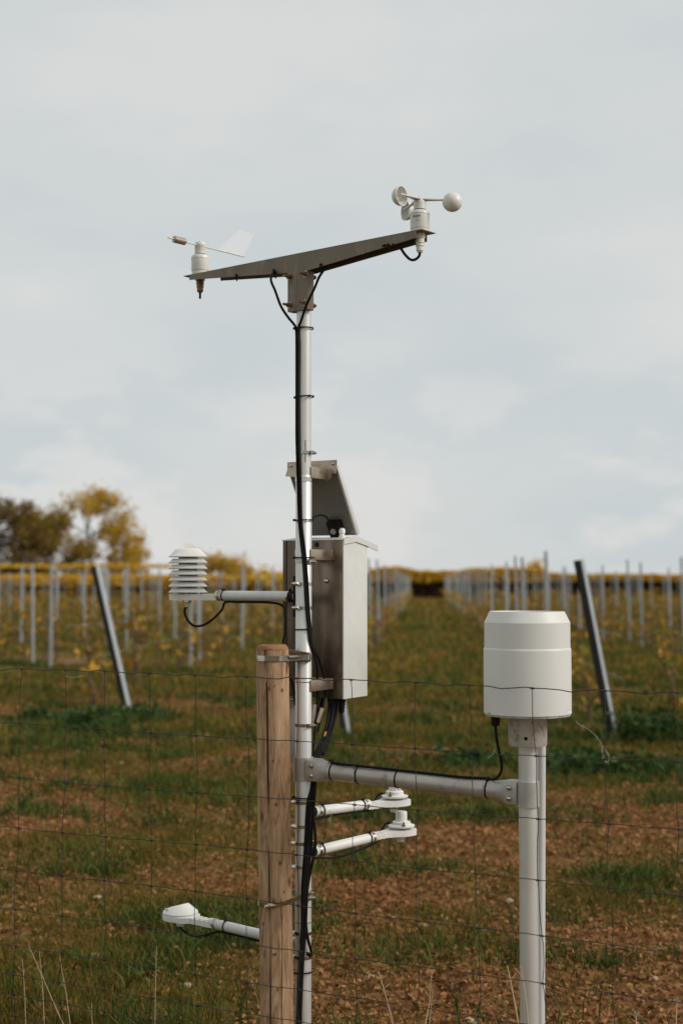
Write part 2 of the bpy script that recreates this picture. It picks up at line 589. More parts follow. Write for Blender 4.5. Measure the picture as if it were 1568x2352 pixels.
# ------------------------------------------------------------------ ground
def build_ground():
    ys = np.concatenate([np.linspace(-150, 0, 20), np.linspace(0.5, 4.4, 20), 4.5 * (22 / 4.5) ** np.linspace(0, 1, 330), np.geomspace(22.3, 900, 90)])
    nx = 300
    s = np.linspace(-1, 1, nx)
    s = .35 * s + .65 * s ** 3
    X, Y = [], []
    for y in ys:
        half = 9 + .95 * max(abs(y), 0)
        if y > 60: half = 9 + .95 * y
        X.append(s * half)
        Y.append(np.full(nx, y))
    X = np.array(X)
    Y = np.array(Y)
    Z = gz(X, Y)
    co = np.stack([X, Y, Z], -1).reshape(-1, 3)
    ny = len(ys)
    i = np.arange(ny - 1)[:, None] * nx + np.arange(nx - 1)[None]
    q = np.stack([i, i + 1, i + nx + 1, i + nx], -1).reshape(-1, 4)
    me = mesh_np('ground', co, q)
    a = me.attributes.new('grass', 'FLOAT', 'POINT')
    a.data.foreach_set('value', green(co[:, 0], co[:, 1]).astype(np.float32))
    me.polygons.foreach_set('use_smooth', np.ones(len(q), bool))
    m = bpy.data.materials.new('soil_and_grass')
    m.use_nodes = True
    t = m.node_tree
    L = t.links.new
    p = t.nodes['Principled BSDF']
    p.inputs['Roughness'].default_value = .95
    p.inputs['Specular IOR Level'].default_value = .05
    tcn = t.nodes.new('ShaderNodeTexCoord')

    def nz(sc, d=5, r=.6):
        n = t.nodes.new('ShaderNodeTexNoise')
        n.inputs['Scale'].default_value = sc
        n.inputs['Detail'].default_value = d
        n.inputs['Roughness'].default_value = r
        L(tcn.outputs['Object'], n.inputs['Vector'])
        return n.outputs['Fac']

    def rp(src, st):
        r = t.nodes.new('ShaderNodeValToRGB')
        e = r.color_ramp.elements
        e[0].position, e[0].color = st[0][0], (*st[0][1], 1)
        e[1].position, e[1].color = st[-1][0], (*st[-1][1], 1)
        for pp, c in st[1:-1]:
            k = e.new(pp)
            k.color = (*c, 1)
        L(src, r.inputs[0])
        return r.outputs[0]
    soil = rp(nz(11, 8, .7), [(.3, (.05, .021, .009)), (.46, (.165, .074, .03)), (.58, (.29, .138, .058)), (.72, (.43, .23, .11))])
    turf = rp(nz(6, 7, .7), [(.3, (.045, .055, .012)), (.5, (.10, .10, .022)), (.62, (.17, .12, .03)), (.75, (.27, .155, .045))])
    at = t.nodes.new('ShaderNodeAttribute')
    at.attribute_name = 'grass'
    mx = t.nodes.new('ShaderNodeMix')
    mx.data_type = 'RGBA'
    L(at.outputs['Fac'], mx.inputs[0])
    L(soil, mx.inputs[6])
    L(turf, mx.inputs[7])
    L(mx.outputs[2], p.inputs['Base Color'])
    b = t.nodes.new('ShaderNodeBump')
    b.inputs['Strength'].default_value = .9
    b.inputs['Distance'].default_value = .03
    L(nz(28, 6, .65), b.inputs['Height'])
    L(b.outputs[0], p.inputs['Normal'])
    me.materials.append(m)
    o = bpy.data.objects.new('ground', me)
    COL.objects.link(o)
    o['kind'] = 'structure'


def mesh_np(name, co, faces):
    """faces: (n, k) int array, all the same size"""
    me = bpy.data.meshes.new(name)
    k = faces.shape[1]
    me.vertices.add(len(co))
    me.vertices.foreach_set('co', np.ascontiguousarray(co, np.float32).ravel())
    me.loops.add(faces.size)
    me.loops.foreach_set('vertex_index', faces.astype(np.int32).ravel())
    me.polygons.add(len(faces))
    me.polygons.foreach_set('loop_start', np.arange(0, faces.size, k, dtype=np.int32))
    me.update(calc_edges=True)
    return me


build_ground()


def quads_np(c, u, v):
    """quads centred at c spanned by half vectors u, v (n,3), slightly folded leaves"""
    co = np.stack([c - u, c - v * .9 + u * .1, c + u, c + v * .9 + u * .1], 1).reshape(-1, 3)
    f = np.arange(len(c) * 4).reshape(-1, 4)
    return co, f


def rand_dirs(n):
    d = rng.normal(size=(n, 3))
    return d / np.linalg.norm(d, axis=1, keepdims=True)


def leaf_cloud(c, size, flat=0.0):
    n = len(c)
    u = rand_dirs(n)
    u[:, 2] *= (1 - flat)
    u /= np.linalg.norm(u, axis=1, keepdims=True)
    r = rand_dirs(n)
    r[:, 2] *= (1 - flat)
    v = np.cross(u, np.cross(r, u))
    v /= np.linalg.norm(v, axis=1, keepdims=True) + 1e-9
    sz = size * rng.uniform(.6, 1.3, (n, 1))
    return quads_np(c, u * sz, v * sz * .75)


def blades(x, y, z0, h, wd, lean=.35):
    """grass blades: a tapered quad and a tip (as quads)"""
    n = len(x)
    a = rng.uniform(0, 2 * PI, n)
    wv = np.stack([np.cos(a), np.sin(a), np.zeros(n)], 1) * (wd / 2)[:, None]
    b = rng.uniform(0, 2 * PI, n)
    ln = rng.uniform(.1, 1, n) * lean * h
    d = np.stack([np.cos(b) * ln, np.sin(b) * ln, np.zeros(n)], 1)
    p0 = np.stack([x, y, z0 - .01], 1)
    p1 = p0 + d * .35 + np.stack([np.zeros(n), np.zeros(n), h * .6], 1)
    p2 = p0 + d * 1.2 + np.stack([np.zeros(n), np.zeros(n), h], 1)
    co = np.stack([p0 - wv, p0 + wv, p1 + wv * .8, p1 - wv * .8, p2 + wv * .12, p2 - wv * .12], 1).reshape(-1, 3)
    i = np.arange(n)[:, None] * 6
    f = np.concatenate([i + np.array([[0, 1, 2, 3]]), i + np.array([[3, 2, 4, 5]])])
    return co, f


def stuff(name, co, f, m, label=None, cat=None, parent=None, loc=None):
    me = mesh_np(name, co, f)
    me.materials.append(m)
    o = bpy.data.objects.new(name, me)
    COL.objects.link(o)
    o['kind'] = 'stuff'
    if label: o['label'] = label
    if cat: o['category'] = cat
    if parent: o.parent = parent
    return o


def view_scatter(n, y0, y1, pw=1.0, wide=.30, pad=.5):
    """points over the ground in front, density falling with distance"""
    u = rng.random(n)
    if pw == 1.0: y = y0 * (y1 / y0) ** u
    else: y = (y0 ** (1 - pw) + u * (y1 ** (1 - pw) - y0 ** (1 - pw))) ** (1 / (1 - pw))
    x = rng.uniform(-1, 1, n) * (y * wide + pad)
    return x, y


def ground_cover():
    # grass in the grassy patches
    x, y = view_scatter(380000, 4.3, 26, 1.0)
    g = green(x, y)
    k = rng.random(len(x)) < g * .5 + .33
    x, y, g = x[k], y[k], g[k]
    t = fbm(x, y, 1.7, 2, 77)
    h = (.022 + .06 * t * g) * rng.uniform(.5, 1.4, len(x)) * np.interp(y, [4, 10, 26], [.9, 1.0, 1.5])
    wd = np.interp(y, [4, 8, 26], [.004, .006, .016]) * rng.uniform(.7, 1.4, len(x))
    co, f = blades(x, y, gz(x, y), h, wd, .6)
    stuff('grass', co, f, M_GRASS, 'short patchy green and straw coloured grass over the bare field soil', 'grass')
    # tall grass at the fence foot, bottom left
    n = 9000
    x = rng.uniform(-1.75, .1, n)
    y = rng.uniform(4.75, 6.1, n)
    edge = 5.66 - .62 * np.clip(x + 1.45, 0, .9) / .9 + .5 * (fbm(x, y, 2.2, 3, 5) - .5)
    k = (y < edge) & (rng.random(n) < np.clip(fbm(x, y, 2.6, 3, 15) * 3.2 - 1.05, 0.03, 1))
    x, y = x[k], y[k]
    x2 = rng.normal(.4, 1.2, 900)
    y2 = rng.normal(5.15, .25, 900)
    k2 = rng.random(900) < np.clip(fbm(x2, y2, 2.6, 3, 25) * 4 - 1.7, 0, 1)
    x, y = np.concatenate([x, x2[k2]]), np.concatenate([y, y2[k2]])
    h = rng.uniform(.05, .17, len(x))
    co, f = blades(x, y, gz(x, y), h, rng.uniform(.004, .009, len(x)), .85)
    stuff('tall_grass', co, f, M_GRASSD, 'tall dark green grass at the foot of the wire fence', 'grass')
    # dark green tufts in irregular clumps and streaks
    cx, cy = view_scatter(5600, 5.6, 70, 1.0, .30, .3)
    g = .3 * fbm(cx * .7, cy * 1.2, .8, 3, 61) + .7 * fbm(cx * .8, cy, 2.6, 3, 83)
    k = g > np.interp(cy, [5.6, 9, 11, 14, 70], [.63, .575, .53, .51, .505]) + rng.uniform(-.03, .05, len(cx))
    cx, cy = cx[k], cy[k]
    ex = np.concatenate([W(297, 1643, 16.9).x + rng.normal(0, .35, 16), W(1430, 1700, 14.2).x + rng.normal(.35, .4, 22), W(1370, 1760, 12.5).x + rng.normal(0, .5, 14), W(190, 1690, 14.6).x + rng.normal(0, .35, 14)])
    ey = np.concatenate([16.8 + rng.normal(0, .3, 16), 14.0 + rng.normal(0, .35, 22), 12.4 + rng.normal(0, .25, 14), 14.6 + rng.normal(0, .25, 14)])
    cx, cy = np.concatenate([cx, ex]), np.concatenate([cy, ey])
    nb = 46
    sp = rng.uniform(.05, .17, len(cx)) * np.interp(cy, [5, 15, 60], [.8, 1.15, 2.4])
    hh = rng.uniform(.045, .12, len(cx)) * np.interp(cy, [5, 15, 60], [.8, 1.1, 1.6])
    hh[-66:] *= 1.5
    x = (cx[:, None] + rng.normal(size=(len(cx), nb)) * sp[:, None] * 1.25).ravel()
    y = (cy[:, None] + rng.normal(size=(len(cx), nb)) * sp[:, None]).ravel()
    h = (hh[:, None] * rng.uniform(.4, 1.2, (len(cx), nb))).ravel()
    co, f = blades(x, y, gz(x, y), h, np.interp(y, [5, 15, 60], [.007, .016, .06]) * rng.uniform(.7, 1.4, len(x)), 1.0)
    stuff('weeds', co, f, M_GRASSD, 'dark green weeds and grass tufts in low clumps between the vine rows', 'weeds')
    # ochre grass and leaves farther off
    x, y = view_scatter(95000, 11, 120, 1.0, .28, 1)
    k = fbm(x * .35, y * .9, .55, 4, 97) + rng.uniform(-.05, .05, len(x)) > np.interp(y, [11, 20, 40, 120], [.53, .50, .44, .40])
    x, y = x[k], y[k]
    h = np.interp(y, [11, 20, 120], [.05, .12, .3]) * rng.uniform(.4, 1.3, len(x))
    co, f = blades(x, y, gz(x, y), h, np.interp(y, [11, 120], [.013, .14]), .8)
    me = leafmat('ochre_grass', [(.09, .12, .02), (.26, .15, .03), (.42, .22, .04), (.15, .15, .025), (.05, .095, .018), (.30, .18, .035), (.13, .075, .03), (.07, .11, .02)])
    stuff('far_grass', co, f, me, 'ochre and olive rough grass across the far vineyard', 'grass')
    # leaf litter
    x, y = view_scatter(90000, 4.5, 22, 1.1)
    k = rng.random(len(x)) < 1.0 - .55 * green(x, y)
    x, y = x[k], y[k]
    c = np.stack([x, y, gz(x, y) + rng.uniform(.0, .02, len(x))], 1)
    co, f = leaf_cloud(c, np.interp(y, [4, 22], [.0105, .026])[:, None], .3)
    stuff('leaf_litter', co, f, M_LITTER, 'brown dead leaves and trash lying on bare soil', 'leaves')
    # clods and stones
    for nm, n, m, lab, s0, s1, cat in (('soil_clods', 12000, M_CLOD, 'crumbly reddish brown clods over the bare soil', .006, .019, 'soil'),
                                       ('pebbles', 110, M_STONE, 'scattered pale stones lying on the brown soil', .012, .034, 'stones')):
        x, y = view_scatter(n, 4.6, 17, 1.1)
        if nm == 'soil_clods':
            k = rng.random(n) < 1.05 - green(x, y)
            x, y = x[k], y[k]
        b = bmesh.new()
        bmesh.ops.create_icosphere(b, subdivisions=1, radius=1)
        base = np.array([v.co[:] for v in b.verts])
        fc = np.array([[v.index for v in ff.verts] for ff in b.faces])
        b.free()
        nn = len(x)
        s = rng.uniform(s0, s1, nn) * rng.uniform(.5, 1, nn)
        P = base[None] * rng.uniform(*((.35, 1.5) if nm == 'soil_clods' else (.75, 1.2)), (nn, 12, 1)) * s[:, None, None] * np.array([1.35, 1, .6])
        an = rng.uniform(0, 6.28, nn)
        ca, sa = np.cos(an)[:, None], np.sin(an)[:, None]
        P = np.stack([P[..., 0] * ca - P[..., 1] * sa, P[..., 0] * sa + P[..., 1] * ca, P[..., 2]], -1)
        P += np.stack([x, y, gz(x, y) + s * .2], 1)[:, None]
        ff = (fc[None] + (np.arange(nn) * 12)[:, None, None]).reshape(-1, 3)
        stuff(nm, P.reshape(-1, 3), ff, m, lab, cat)


ground_cover()

# ------------------------------------------------------------------ far hedges and trees
def tree(name, label, px, py_top, Y, width, mt, nleaf, lobes, trunk_px=None, group=None, leaf=.16, trunk_r=.22, hole=.42, zlow=.12):
    """limbs and twigs that carry leaf tufts, the crown outline being the union of uneven lobes (dx, dz, r of the width)"""
    top = W(px, py_top, Y)
    H = top.z
    t = thing(name, label, 'tree', (top.x, Y, 0), group)
    tx = top.x if trunk_px is None else W(trunk_px, 1334, Y).x
    org = np.array([top.x, Y, 0])
    # tuft centres
    C = []
    sd = random.randint(0, 60)
    while len(C) < nleaf // 16:
        dx, dz, r = random.choices(lobes, weights=[q[2] ** 2 for q in lobes])[0]
        d = rand_dirs(1)[0] * (random.random() ** .45) * r * width
        c = np.array([top.x + dx * width, Y + random.uniform(-.25, .25) * width, H * dz]) + d * np.array([1, .8, .9])
        if c[2] < H * zlow: continue
        if fbm(c[0] * 1.0, c[2] + c[1] * .3, .62, 3, sd) < hole: continue
        C.append(c)
    C = np.array(C)
    bm = B()
    p = Vector((tx, Y, 0))
    tr = spline([p, p + Vector((.1, .1, H * .2)), p + Vector((-.08, .1, H * .4)), p.lerp(Vector((top.x, Y, H * .62)), 1)], 5)
    tube(bm, tr, lambda s_: trunk_r * (1 - .75 * s_), 8)
    for dx, dz, r in lobes:
        c = Vector((top.x + dx * width, Y + random.uniform(-.2, .2) * width, H * dz))
        s0 = tr[random.randint(len(tr) // 3, len(tr) - 2)]
        mid = s0.lerp(c, .5) + Vector((random.uniform(-.4, .4), random.uniform(-.3, .3), random.uniform(-.1, .5)))
        limb = spline([s0, mid, c], 5)
        tube(bm, limb, lambda q: trunk_r * .42 * (1 - .75 * q), 6)
        for _ in range(9):
            e = c + Vector(rand_dirs(1)[0]) * r * width * random.uniform(.6, 1.05)
            st = limb[random.randint(4, len(limb) - 1)]
            tw = spline([st, st.lerp(e, .5) + Vector((random.uniform(-.2, .2), 0, .2)), e], 3)
            tube(bm, tw, lambda q: trunk_r * .15 * (1 - .7 * q), 4)
            for _k in range(3):
                a_ = tw[random.randint(1, len(tw) - 1)]
                tube(bm, [a_, a_ + Vector(rand_dirs(1)[0]) * .6], .018, 3)
    obj('trunk', bm, M_BARK, t)
    k = rng.integers(0, len(C), nleaf)
    rad = rng.uniform(.16, .46, len(C))
    P = C[k] + rng.normal(size=(nleaf, 3)) * rad[k][:, None]
    co, f = leaf_cloud(P - org, leaf)
    me = mesh_np('crown', co, f)
    me.materials.append(mt)
    o = bpy.data.objects.new('crown', me)
    COL.objects.link(o)
    o.parent = t
    return t


def hedge(name, label, px0, px1, Y, zlo, zhi, n, leaf, under=True, lump=.5, dens_hi=None, cat='hedge', my=M_HEDGE):
    x0, x1 = W(px0, 1334, Y).x, W(px1, 1334, Y).x
    t = thing(name, label, cat, ((x0 + x1) / 2, Y, 0))
    L_ = Vector(t.location)
    x = rng.uniform(x0, x1, n)
    y = Y + rng.uniform(-.7, .7, n)
    lum = fbm(x, y * 0, .35, 3, int(Y)) - .5
    top = zhi + lum * lump * 2
    z = zlo + (top - zlo) * rng.random(n) ** .7
    P = np.stack([x, y, z], 1)
    co, f = leaf_cloud(P - np.array(L_[:]), leaf)
    me = mesh_np('foliage', co, f)
    me.materials.append(my)
    o = bpy.data.objects.new('foliage', me)
    COL.objects.link(o)
    o.parent = t
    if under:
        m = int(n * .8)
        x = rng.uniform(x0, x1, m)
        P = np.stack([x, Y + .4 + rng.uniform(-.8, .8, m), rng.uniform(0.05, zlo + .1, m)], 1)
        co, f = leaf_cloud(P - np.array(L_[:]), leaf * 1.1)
        me = mesh_np('painted_shade_leaves', co, f)  # shade beneath the yellow leaves, put in as dark leaf colour
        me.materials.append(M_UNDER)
        o = bpy.data.objects.new('painted_shade_leaves', me)
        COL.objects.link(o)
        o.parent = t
    bm = B()
    nst = max(4, int((x1 - x0) / 1.6))
    for i in range(nst):
        xx = x0 + (i + .5) * (x1 - x0) / nst + random.uniform(-.2, .2)
        tube(bm, [(xx, Y, 0), (xx + random.uniform(-.1, .1), Y, zlo * .5), (xx + random.uniform(-.2, .2), Y, zhi * .9)], .035, 5)
    obj('stems', bm, M_BARK, t)['kind'] = 'stuff'
    return t


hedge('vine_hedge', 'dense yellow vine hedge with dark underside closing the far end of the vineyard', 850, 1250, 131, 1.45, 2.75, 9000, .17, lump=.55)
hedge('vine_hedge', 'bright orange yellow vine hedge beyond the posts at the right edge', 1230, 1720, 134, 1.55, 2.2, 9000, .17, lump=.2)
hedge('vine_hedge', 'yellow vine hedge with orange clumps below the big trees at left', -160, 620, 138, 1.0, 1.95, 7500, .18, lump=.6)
hedge('trellis_foliage', 'thin yellow band of leaves on a high wire in front of the big trees', -120, 420, 100, 2.5, 2.72, 2000, .11, under=False, lump=.06, cat='vine row')
hedge('trellis_foliage', 'second lower band of yellow leaves on wire at far left', -120, 640, 96, 1.7, 1.95, 2500, .12, under=False, lump=.10, cat='vine row')
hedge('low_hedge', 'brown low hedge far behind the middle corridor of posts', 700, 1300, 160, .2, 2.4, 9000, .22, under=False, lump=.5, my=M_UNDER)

tree('autumn_tree', 'large round golden autumn tree at left with sky showing through its crown', 216, 1114, 150, 11.0, M_AUT, 9500,
     [(-.30, .72, .17), (-.46, .62, .15), (-.48, .40, .15), (-.16, .82, .15), (.0, .84, .16), (.15, .82, .17), (.28, .68, .18), (.36, .50, .17), (.16, .58, .16), (-.36, .52, .17), (-.24, .36, .14), (.30, .34, .15), (.42, .34, .12), (.44, .2, .10), (-.36, .24, .14), (.2, .22, .12)], trunk_px=205, hole=.46)
tree('dark_tree', 'darker brown autumn tree at the left edge of the photo', 5, 1138, 142, 10.0, M_AUTD, 12500,
     [(-.3, .8, .18), (-.05, .85, .18), (.2, .78, .18), (-.1, .5, .2), (.2, .48, .2), (-.36, .4, .2), (.05, .25, .2), (.34, .28, .18), (.38, .56, .16), (-.2, .2, .2)], trunk_px=40, hole=.40)
tree('autumn_tree', 'olive brown tree standing between the left edge tree and the golden tree', 122, 1150, 146, 9.0, M_AUTM, 6000,
     [(-.25, .75, .18), (.1, .82, .18), (.0, .5, .2), (.35, .5, .16), (-.35, .35, .18), (.1, .25, .2), (.4, .2, .16)], trunk_px=110, hole=.48)
tree('autumn_bush', 'yellow brown bush behind the louvred shield', 520, 1258, 150, 7.5, M_AUT, 4200,
     [(-.42, .85, .13), (-.15, .65, .18), (.1, .6, .18), (.3, .42, .15), (.0, .35, .2), (-.35, .4, .18)], trunk_r=.12, hole=.38)
tree('autumn_bush', 'yellow green bush rising over the far hedge right of the corridor', 1222, 1290, 145, 3.6, M_HEDGE, 1500,
     [(-.2, .7, .2), (.1, .8, .18), (.25, .5, .2), (-.1, .4, .22)], trunk_r=.08, hole=.3)
tree('autumn_bush', 'pale yellow bush just left of the logger box on the horizon', 640, 1296, 148, 4.4, M_HEDGE, 1900,
     [(-.3, .6, .2), (0, .45, .18), (.3, .6, .2), (0, .35, .22)], trunk_r=.08, hole=.3)

# ------------------------------------------------------------------ vineyard posts and vines
def channel_bm(H, wd, dp, th):
    """galvanised C profile, open side towards -x"""
    bm = B()
    h = wd / 2
    poly = [(-dp / 2, -h), (dp / 2, -h), (dp / 2, h), (-dp / 2, h), (-dp / 2, h * .45), (-dp / 2 + th, h * .45), (-dp / 2 + th, h - th), (dp / 2 - th, h - th),
            (dp / 2 - th, -h + th), (-dp / 2 + th, -h + th), (-dp / 2 + th, -h * .45), (-dp / 2, -h * .45)]
    prism(bm, poly, Matrix.Identity(4), H)
    return bm


def post_mesh(H, wd, dp):
    bm = channel_bm(H, wd, dp, .003)
    for k in range(6):                       # wire hooks along the edge
        z = H * (.35 + .11 * k)
        if z < H - .04:
            box(bm, T(dp / 2, wd / 2, z), -.004, .014, -.002, .004, 0, .02)
    me = bpy.data.meshes.new('vineyard_post')
    fin(me, bm, False)
    me.materials.append(M_GALV)
    return me


PM = [post_mesh(2.15, .038, .048), post_mesh(1.96, .035, .044), post_mesh(2.05, .038, .048)]
GP = 'galvanised posts in the rows of the young vineyard'


def post(me, x, y, rz, tilt=(0, 0), label=None):
    o = bpy.data.objects.new('vineyard_post', me)
    COL.objects.link(o)
    o.location = (x, y, float(gz(x, y)) - .02)
    o.rotation_euler = (tilt[0], tilt[1], rz)
    props(o, label or 'thin grey galvanised post standing upright in a far vineyard row', 'post', GP)
    return o


ORD = lambda n: ('first second third fourth fifth sixth seventh eighth ninth tenth eleventh twelfth'.split() + [f'{k}{"st" if k % 10 == 1 else "nd" if k % 10 == 2 else "rd" if k % 10 == 3 else "th"}' for k in range(13, 140)])[n]
SL = (973 - 784) / F
rows = [-1.22 + 3.1 * k for k in range(-11, 14)]
near = [  # px of the foot, py of the foot, mesh, label
    (117, 1532, 1, 'tall grey vineyard post left of the left leaning post, nearest upright one at far left'),
    (49, 1496, 1, 'grey vineyard post close to the left edge of the photo'),
    (437, 1538, 1, 'grey vineyard post rising behind the cable loop of the louvred shield'),
    (556, 1496, 1, 'grey vineyard post crossing behind the louvred shield arm'),
    (291, 1496, 1, 'grey vineyard post just right of the left leaning post'),
    (626, 1452, 2, 'grey vineyard post between the shield arm and the logger box'),
    (402, 1470, 1, 'grey vineyard post directly below the louvred shield'),
    (194, 1466, 1, 'grey vineyard post just left of the left leaning post'),
    (852, 1490, 0, 'grey vineyard post touching the right edge of the logger box'),
    (871, 1478, 0, 'second grey vineyard post from the right edge of the logger box'),
    (1262, 1545, 0, 'tallest vineyard post, rising behind the white rain gauge'),
    (1190, 1505, 0, 'vineyard post rising behind the left half of the rain gauge top'),
    (1447, 1480, 0, 'grey vineyard post right of the right leaning post'),
    (1572, 1500, 0, 'grey vineyard post at the right edge of the photo'),
    (1303, 1452, 2, 'short far vineyard post between rain gauge and right leaning post'),
]
used = []
cnt = {}
for px, py, mi, lab in near:
    Y = CAM_H * F / (py - 1334)
    p = W(px, py, Y)
    used.append((p.x, Y))
    k_ = min(range(len(rows)), key=lambda i_: abs(rows[i_] + SL * Y - p.x))
    cnt.setdefault(k_, []).append(Y)
    lean = -.028 if px > 1000 else (.0 if px < 700 else -.03)
    post(PM[mi], p.x, Y, random.uniform(-.3, .1) - .25, (random.uniform(-.01, .01), lean), lab)
cand = []
for o_ in rows:
    y = 26 + random.uniform(0, 2)
    while y < 127:
        x = o_ + SL * y + random.uniform(-.1, .1)
        px = 784 + F * x / y
        if -90 < px < 1660 and all(abs(px - (784 + F * a / b)) > 14 or abs(y - b) > 5 for a, b in used):
            cand.append((y, x, rows.index(o_)))
        y += (6.3 if abs(o_ - .33) > 2 or y < 45 else 3.3) + random.uniform(-.4, .4)
cand.sort()



def row_name(k_):
    d_ = k_ - 10                                     # row 10 is the first left of the corridor, row 11 the first right
    return f'{ORD(-d_)} row left of the corridor' if d_ <= 0 else f'{ORD(d_ - 1)} row right of the corridor'


for y, x, k_ in cand[:280]:
    px = 784 + F * x / y
    n_ = sum(1 for q_ in cnt.get(k_, []) if q_ < y)
    cnt.setdefault(k_, []).append(y)
    lab_ = f'grey far post, {ORD(n_)} from the front in the {row_name(k_)}'
    post(PM[1] if px < 760 else random.choice((PM[0], PM[2], PM[2])), x, y, random.uniform(-.5, .2), (random.gauss(0, .012), random.gauss(-.012, .012)), lab_)


def brace(label, bx, by, tx, ty, dz, wd):
    """angle iron: a wide pale leg facing right and a left leg with its shade painted in dark"""
    Yb = CAM_H * F / (by - 1334)
    p = W(bx, by, Yb)
    q = W(tx, ty, Yb + dz)
    d = (q - p)
    L_ = d.length + .1
    M = frame(p - d.normalized() * .1, d, Vector((.80, -.6, 0)))
    t = thing('leaning_end_post', label, 'post', p, 'leaning end posts of the vineyard rows')
    bm = B()
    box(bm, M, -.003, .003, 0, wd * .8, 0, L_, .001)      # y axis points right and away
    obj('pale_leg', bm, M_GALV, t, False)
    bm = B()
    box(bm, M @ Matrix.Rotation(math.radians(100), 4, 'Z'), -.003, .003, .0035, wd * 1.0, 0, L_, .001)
    obj('shaded_leg', bm, M_SHADE, t, False, label='post leg coloured dark for its shade')


M_SHADE = mat('painted_shade_steel', (.022, .022, .02), .6, 0, var=(.035, .033, .03), scale=12)  # near-black colour stands in for shade on the left leg
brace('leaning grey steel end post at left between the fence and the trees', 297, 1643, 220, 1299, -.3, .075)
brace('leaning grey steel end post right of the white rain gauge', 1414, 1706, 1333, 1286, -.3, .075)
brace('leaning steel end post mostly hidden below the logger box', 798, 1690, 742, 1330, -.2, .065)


def weed_clump(label, px, py, wd, ht):
    Y = CAM_H * F / (py - 1334)
    p_ = W(px, py, Y)
    z_ = float(gz(p_.x, Y))
    n = int(900 * wd)
    q_ = rng.normal(size=(n, 3)) * np.array([wd * .38, wd * .26, ht * .42])
    q_[:, 2] = np.abs(q_[:, 2]) + .01
    q_[:, :2] *= (1 + .35 * np.sin(np.arctan2(q_[:, 1], q_[:, 0]) * 3 + px))[:, None]
    co, f = leaf_cloud(q_, .034, .2)
    t = thing('weed_clump', label, 'weed', (p_.x, Y, z_), 'dark leafy weed clumps on the headland')
    stuff('foliage', co, f, M_WEED, parent=t)


weed_clump('dark leafy weed clump at the foot of the left leaning post', 318, 1648, .5, .20)
weed_clump('dark leafy weed clump on the ground left of the left leaning post', 195, 1682, .45, .24)
weed_clump('low wide dark weed clump near the left edge of the headland', 90, 1650, .4, .16)
weed_clump('tall dark leafy weed clump just right of the right leaning post foot', 1450, 1706, .5, .38)
weed_clump('wide dark weed clump between gauge post and right leaning post', 1340, 1770, .8, .2)
weed_clump('dark leafy weed clump below the vine at the right edge', 1530, 1705, .4, .34)
weed_clump('low dark weed clump beyond the sensor arms left of the gauge cable', 1075, 1752, .5, .15)


def vine_geo(seed, H, nl):
    r = random.Random(seed)
    bm = B()
    pts = [Vector((0, 0, 0))]
    for k in range(1, 6):
        pts.append(Vector((r.uniform(-.05, .05), r.uniform(-.05, .05), H * k / 5)))
    st = spline(pts, 3)
    tube(bm, st, lambda s_: .017 * (1 - .5 * s_), 5)
    tube(bm, [Vector((.03, .02, 0)), Vector((.035, .02, H * 1.15))], .009, 5)         # planting stake
    tips = []
    for k in range(6):
        a = st[r.randint(4, len(st) - 1)]
        b = a + Vector((r.uniform(-.22, .22), r.uniform(-.18, .18), r.uniform(-.02, .22)))
        tube(bm, [a, a.lerp(b, .5) + Vector((0, 0, .03)), b], .006, 4)
        tips += [a.lerp(b, .6), b]
    tips += [st[-1], st[len(st) // 2]]
    stem = bpy.data.meshes.new('stem')
    fin(stem, bm)
    stem.materials.append(M_VSTEM)
    P = []
    use = r.sample(tips, 7)
    for k in range(nl):
        c = r.choice(use)
        P.append((c.x + r.gauss(0, .05), c.y + r.gauss(0, .05), max(.05, c.z + r.gauss(0, .055))))
    co, f = leaf_cloud(np.array(P), .056)
    lf = mesh_np('foliage', co, f)
    lf.materials.append(M_VLEAF)
    return stem, lf, co, f


VG = [vine_geo(1, .74, 28), vine_geo(2, .62, 20), vine_geo(3, .88, 32), vine_geo(4, .5, 15), vine_geo(5, .7, 20)]
vp = []
for o_ in rows:
    y = np.interp(o_, [-4.5, -1.2, 2, 8], [17.4, 15.6, 15.0, 13.5]) + 1.2
    while y < 125:
        x = o_ + SL * y + random.uniform(-.12, .12)
        if abs(x / y) < .262: vp.append((y, x, rows.index(o_)))
        y += 1.15 + random.uniform(-.2, .2)
vp.sort()
# the young vine in full view right of the right leaning post
GV = 'young yellow leaved vines planted along the rows'
vc_ = {}
for i, (y, x, k_) in enumerate(vp[:300]):
    g = VG[random.randrange(5)]
    n_ = vc_.get(k_, 0)
    vc_[k_] = n_ + 1
    lab = f'small yellowing vine, {ORD(n_)} from the front in the {row_name(k_)}'
    t = thing('young_vine', lab, 'vine', (x, y, float(gz(x, y)) - .01), GV)
    sc = random.uniform(.8, 1.25)
    t.rotation_euler = (random.gauss(0, .05), random.gauss(0, .05), random.uniform(0, 6.28))
    t.scale = (sc, sc, sc)
    for me in g[:2]:
        o = bpy.data.objects.new(me.name.split('.')[0], me)
        COL.objects.link(o)
        o.parent = t
rest = vp[300:]
CO, FF, nv = [], [], 0
for y, x, _k in rest:
    co, f = VG[random.randrange(5)][2:]
    k = slice(0, len(f), 2)
    f2 = f[k]
    c2 = co.reshape(-1, 4, 3)[k].reshape(-1, 3) * random.uniform(.8, 1.2) * np.array([1.3, 1.3, 1])
    CO.append(c2 + np.array([x, y, 0]))
    FF.append(np.arange(len(c2)).reshape(-1, 4) + nv)
    nv += len(c2)
stuff('distant_vines', np.concatenate(CO), np.concatenate(FF), M_VLEAF, 'rows of small yellow brown vines receding to the far end of the vineyard', 'vines')
p = W(1540, 1700, 14.3)
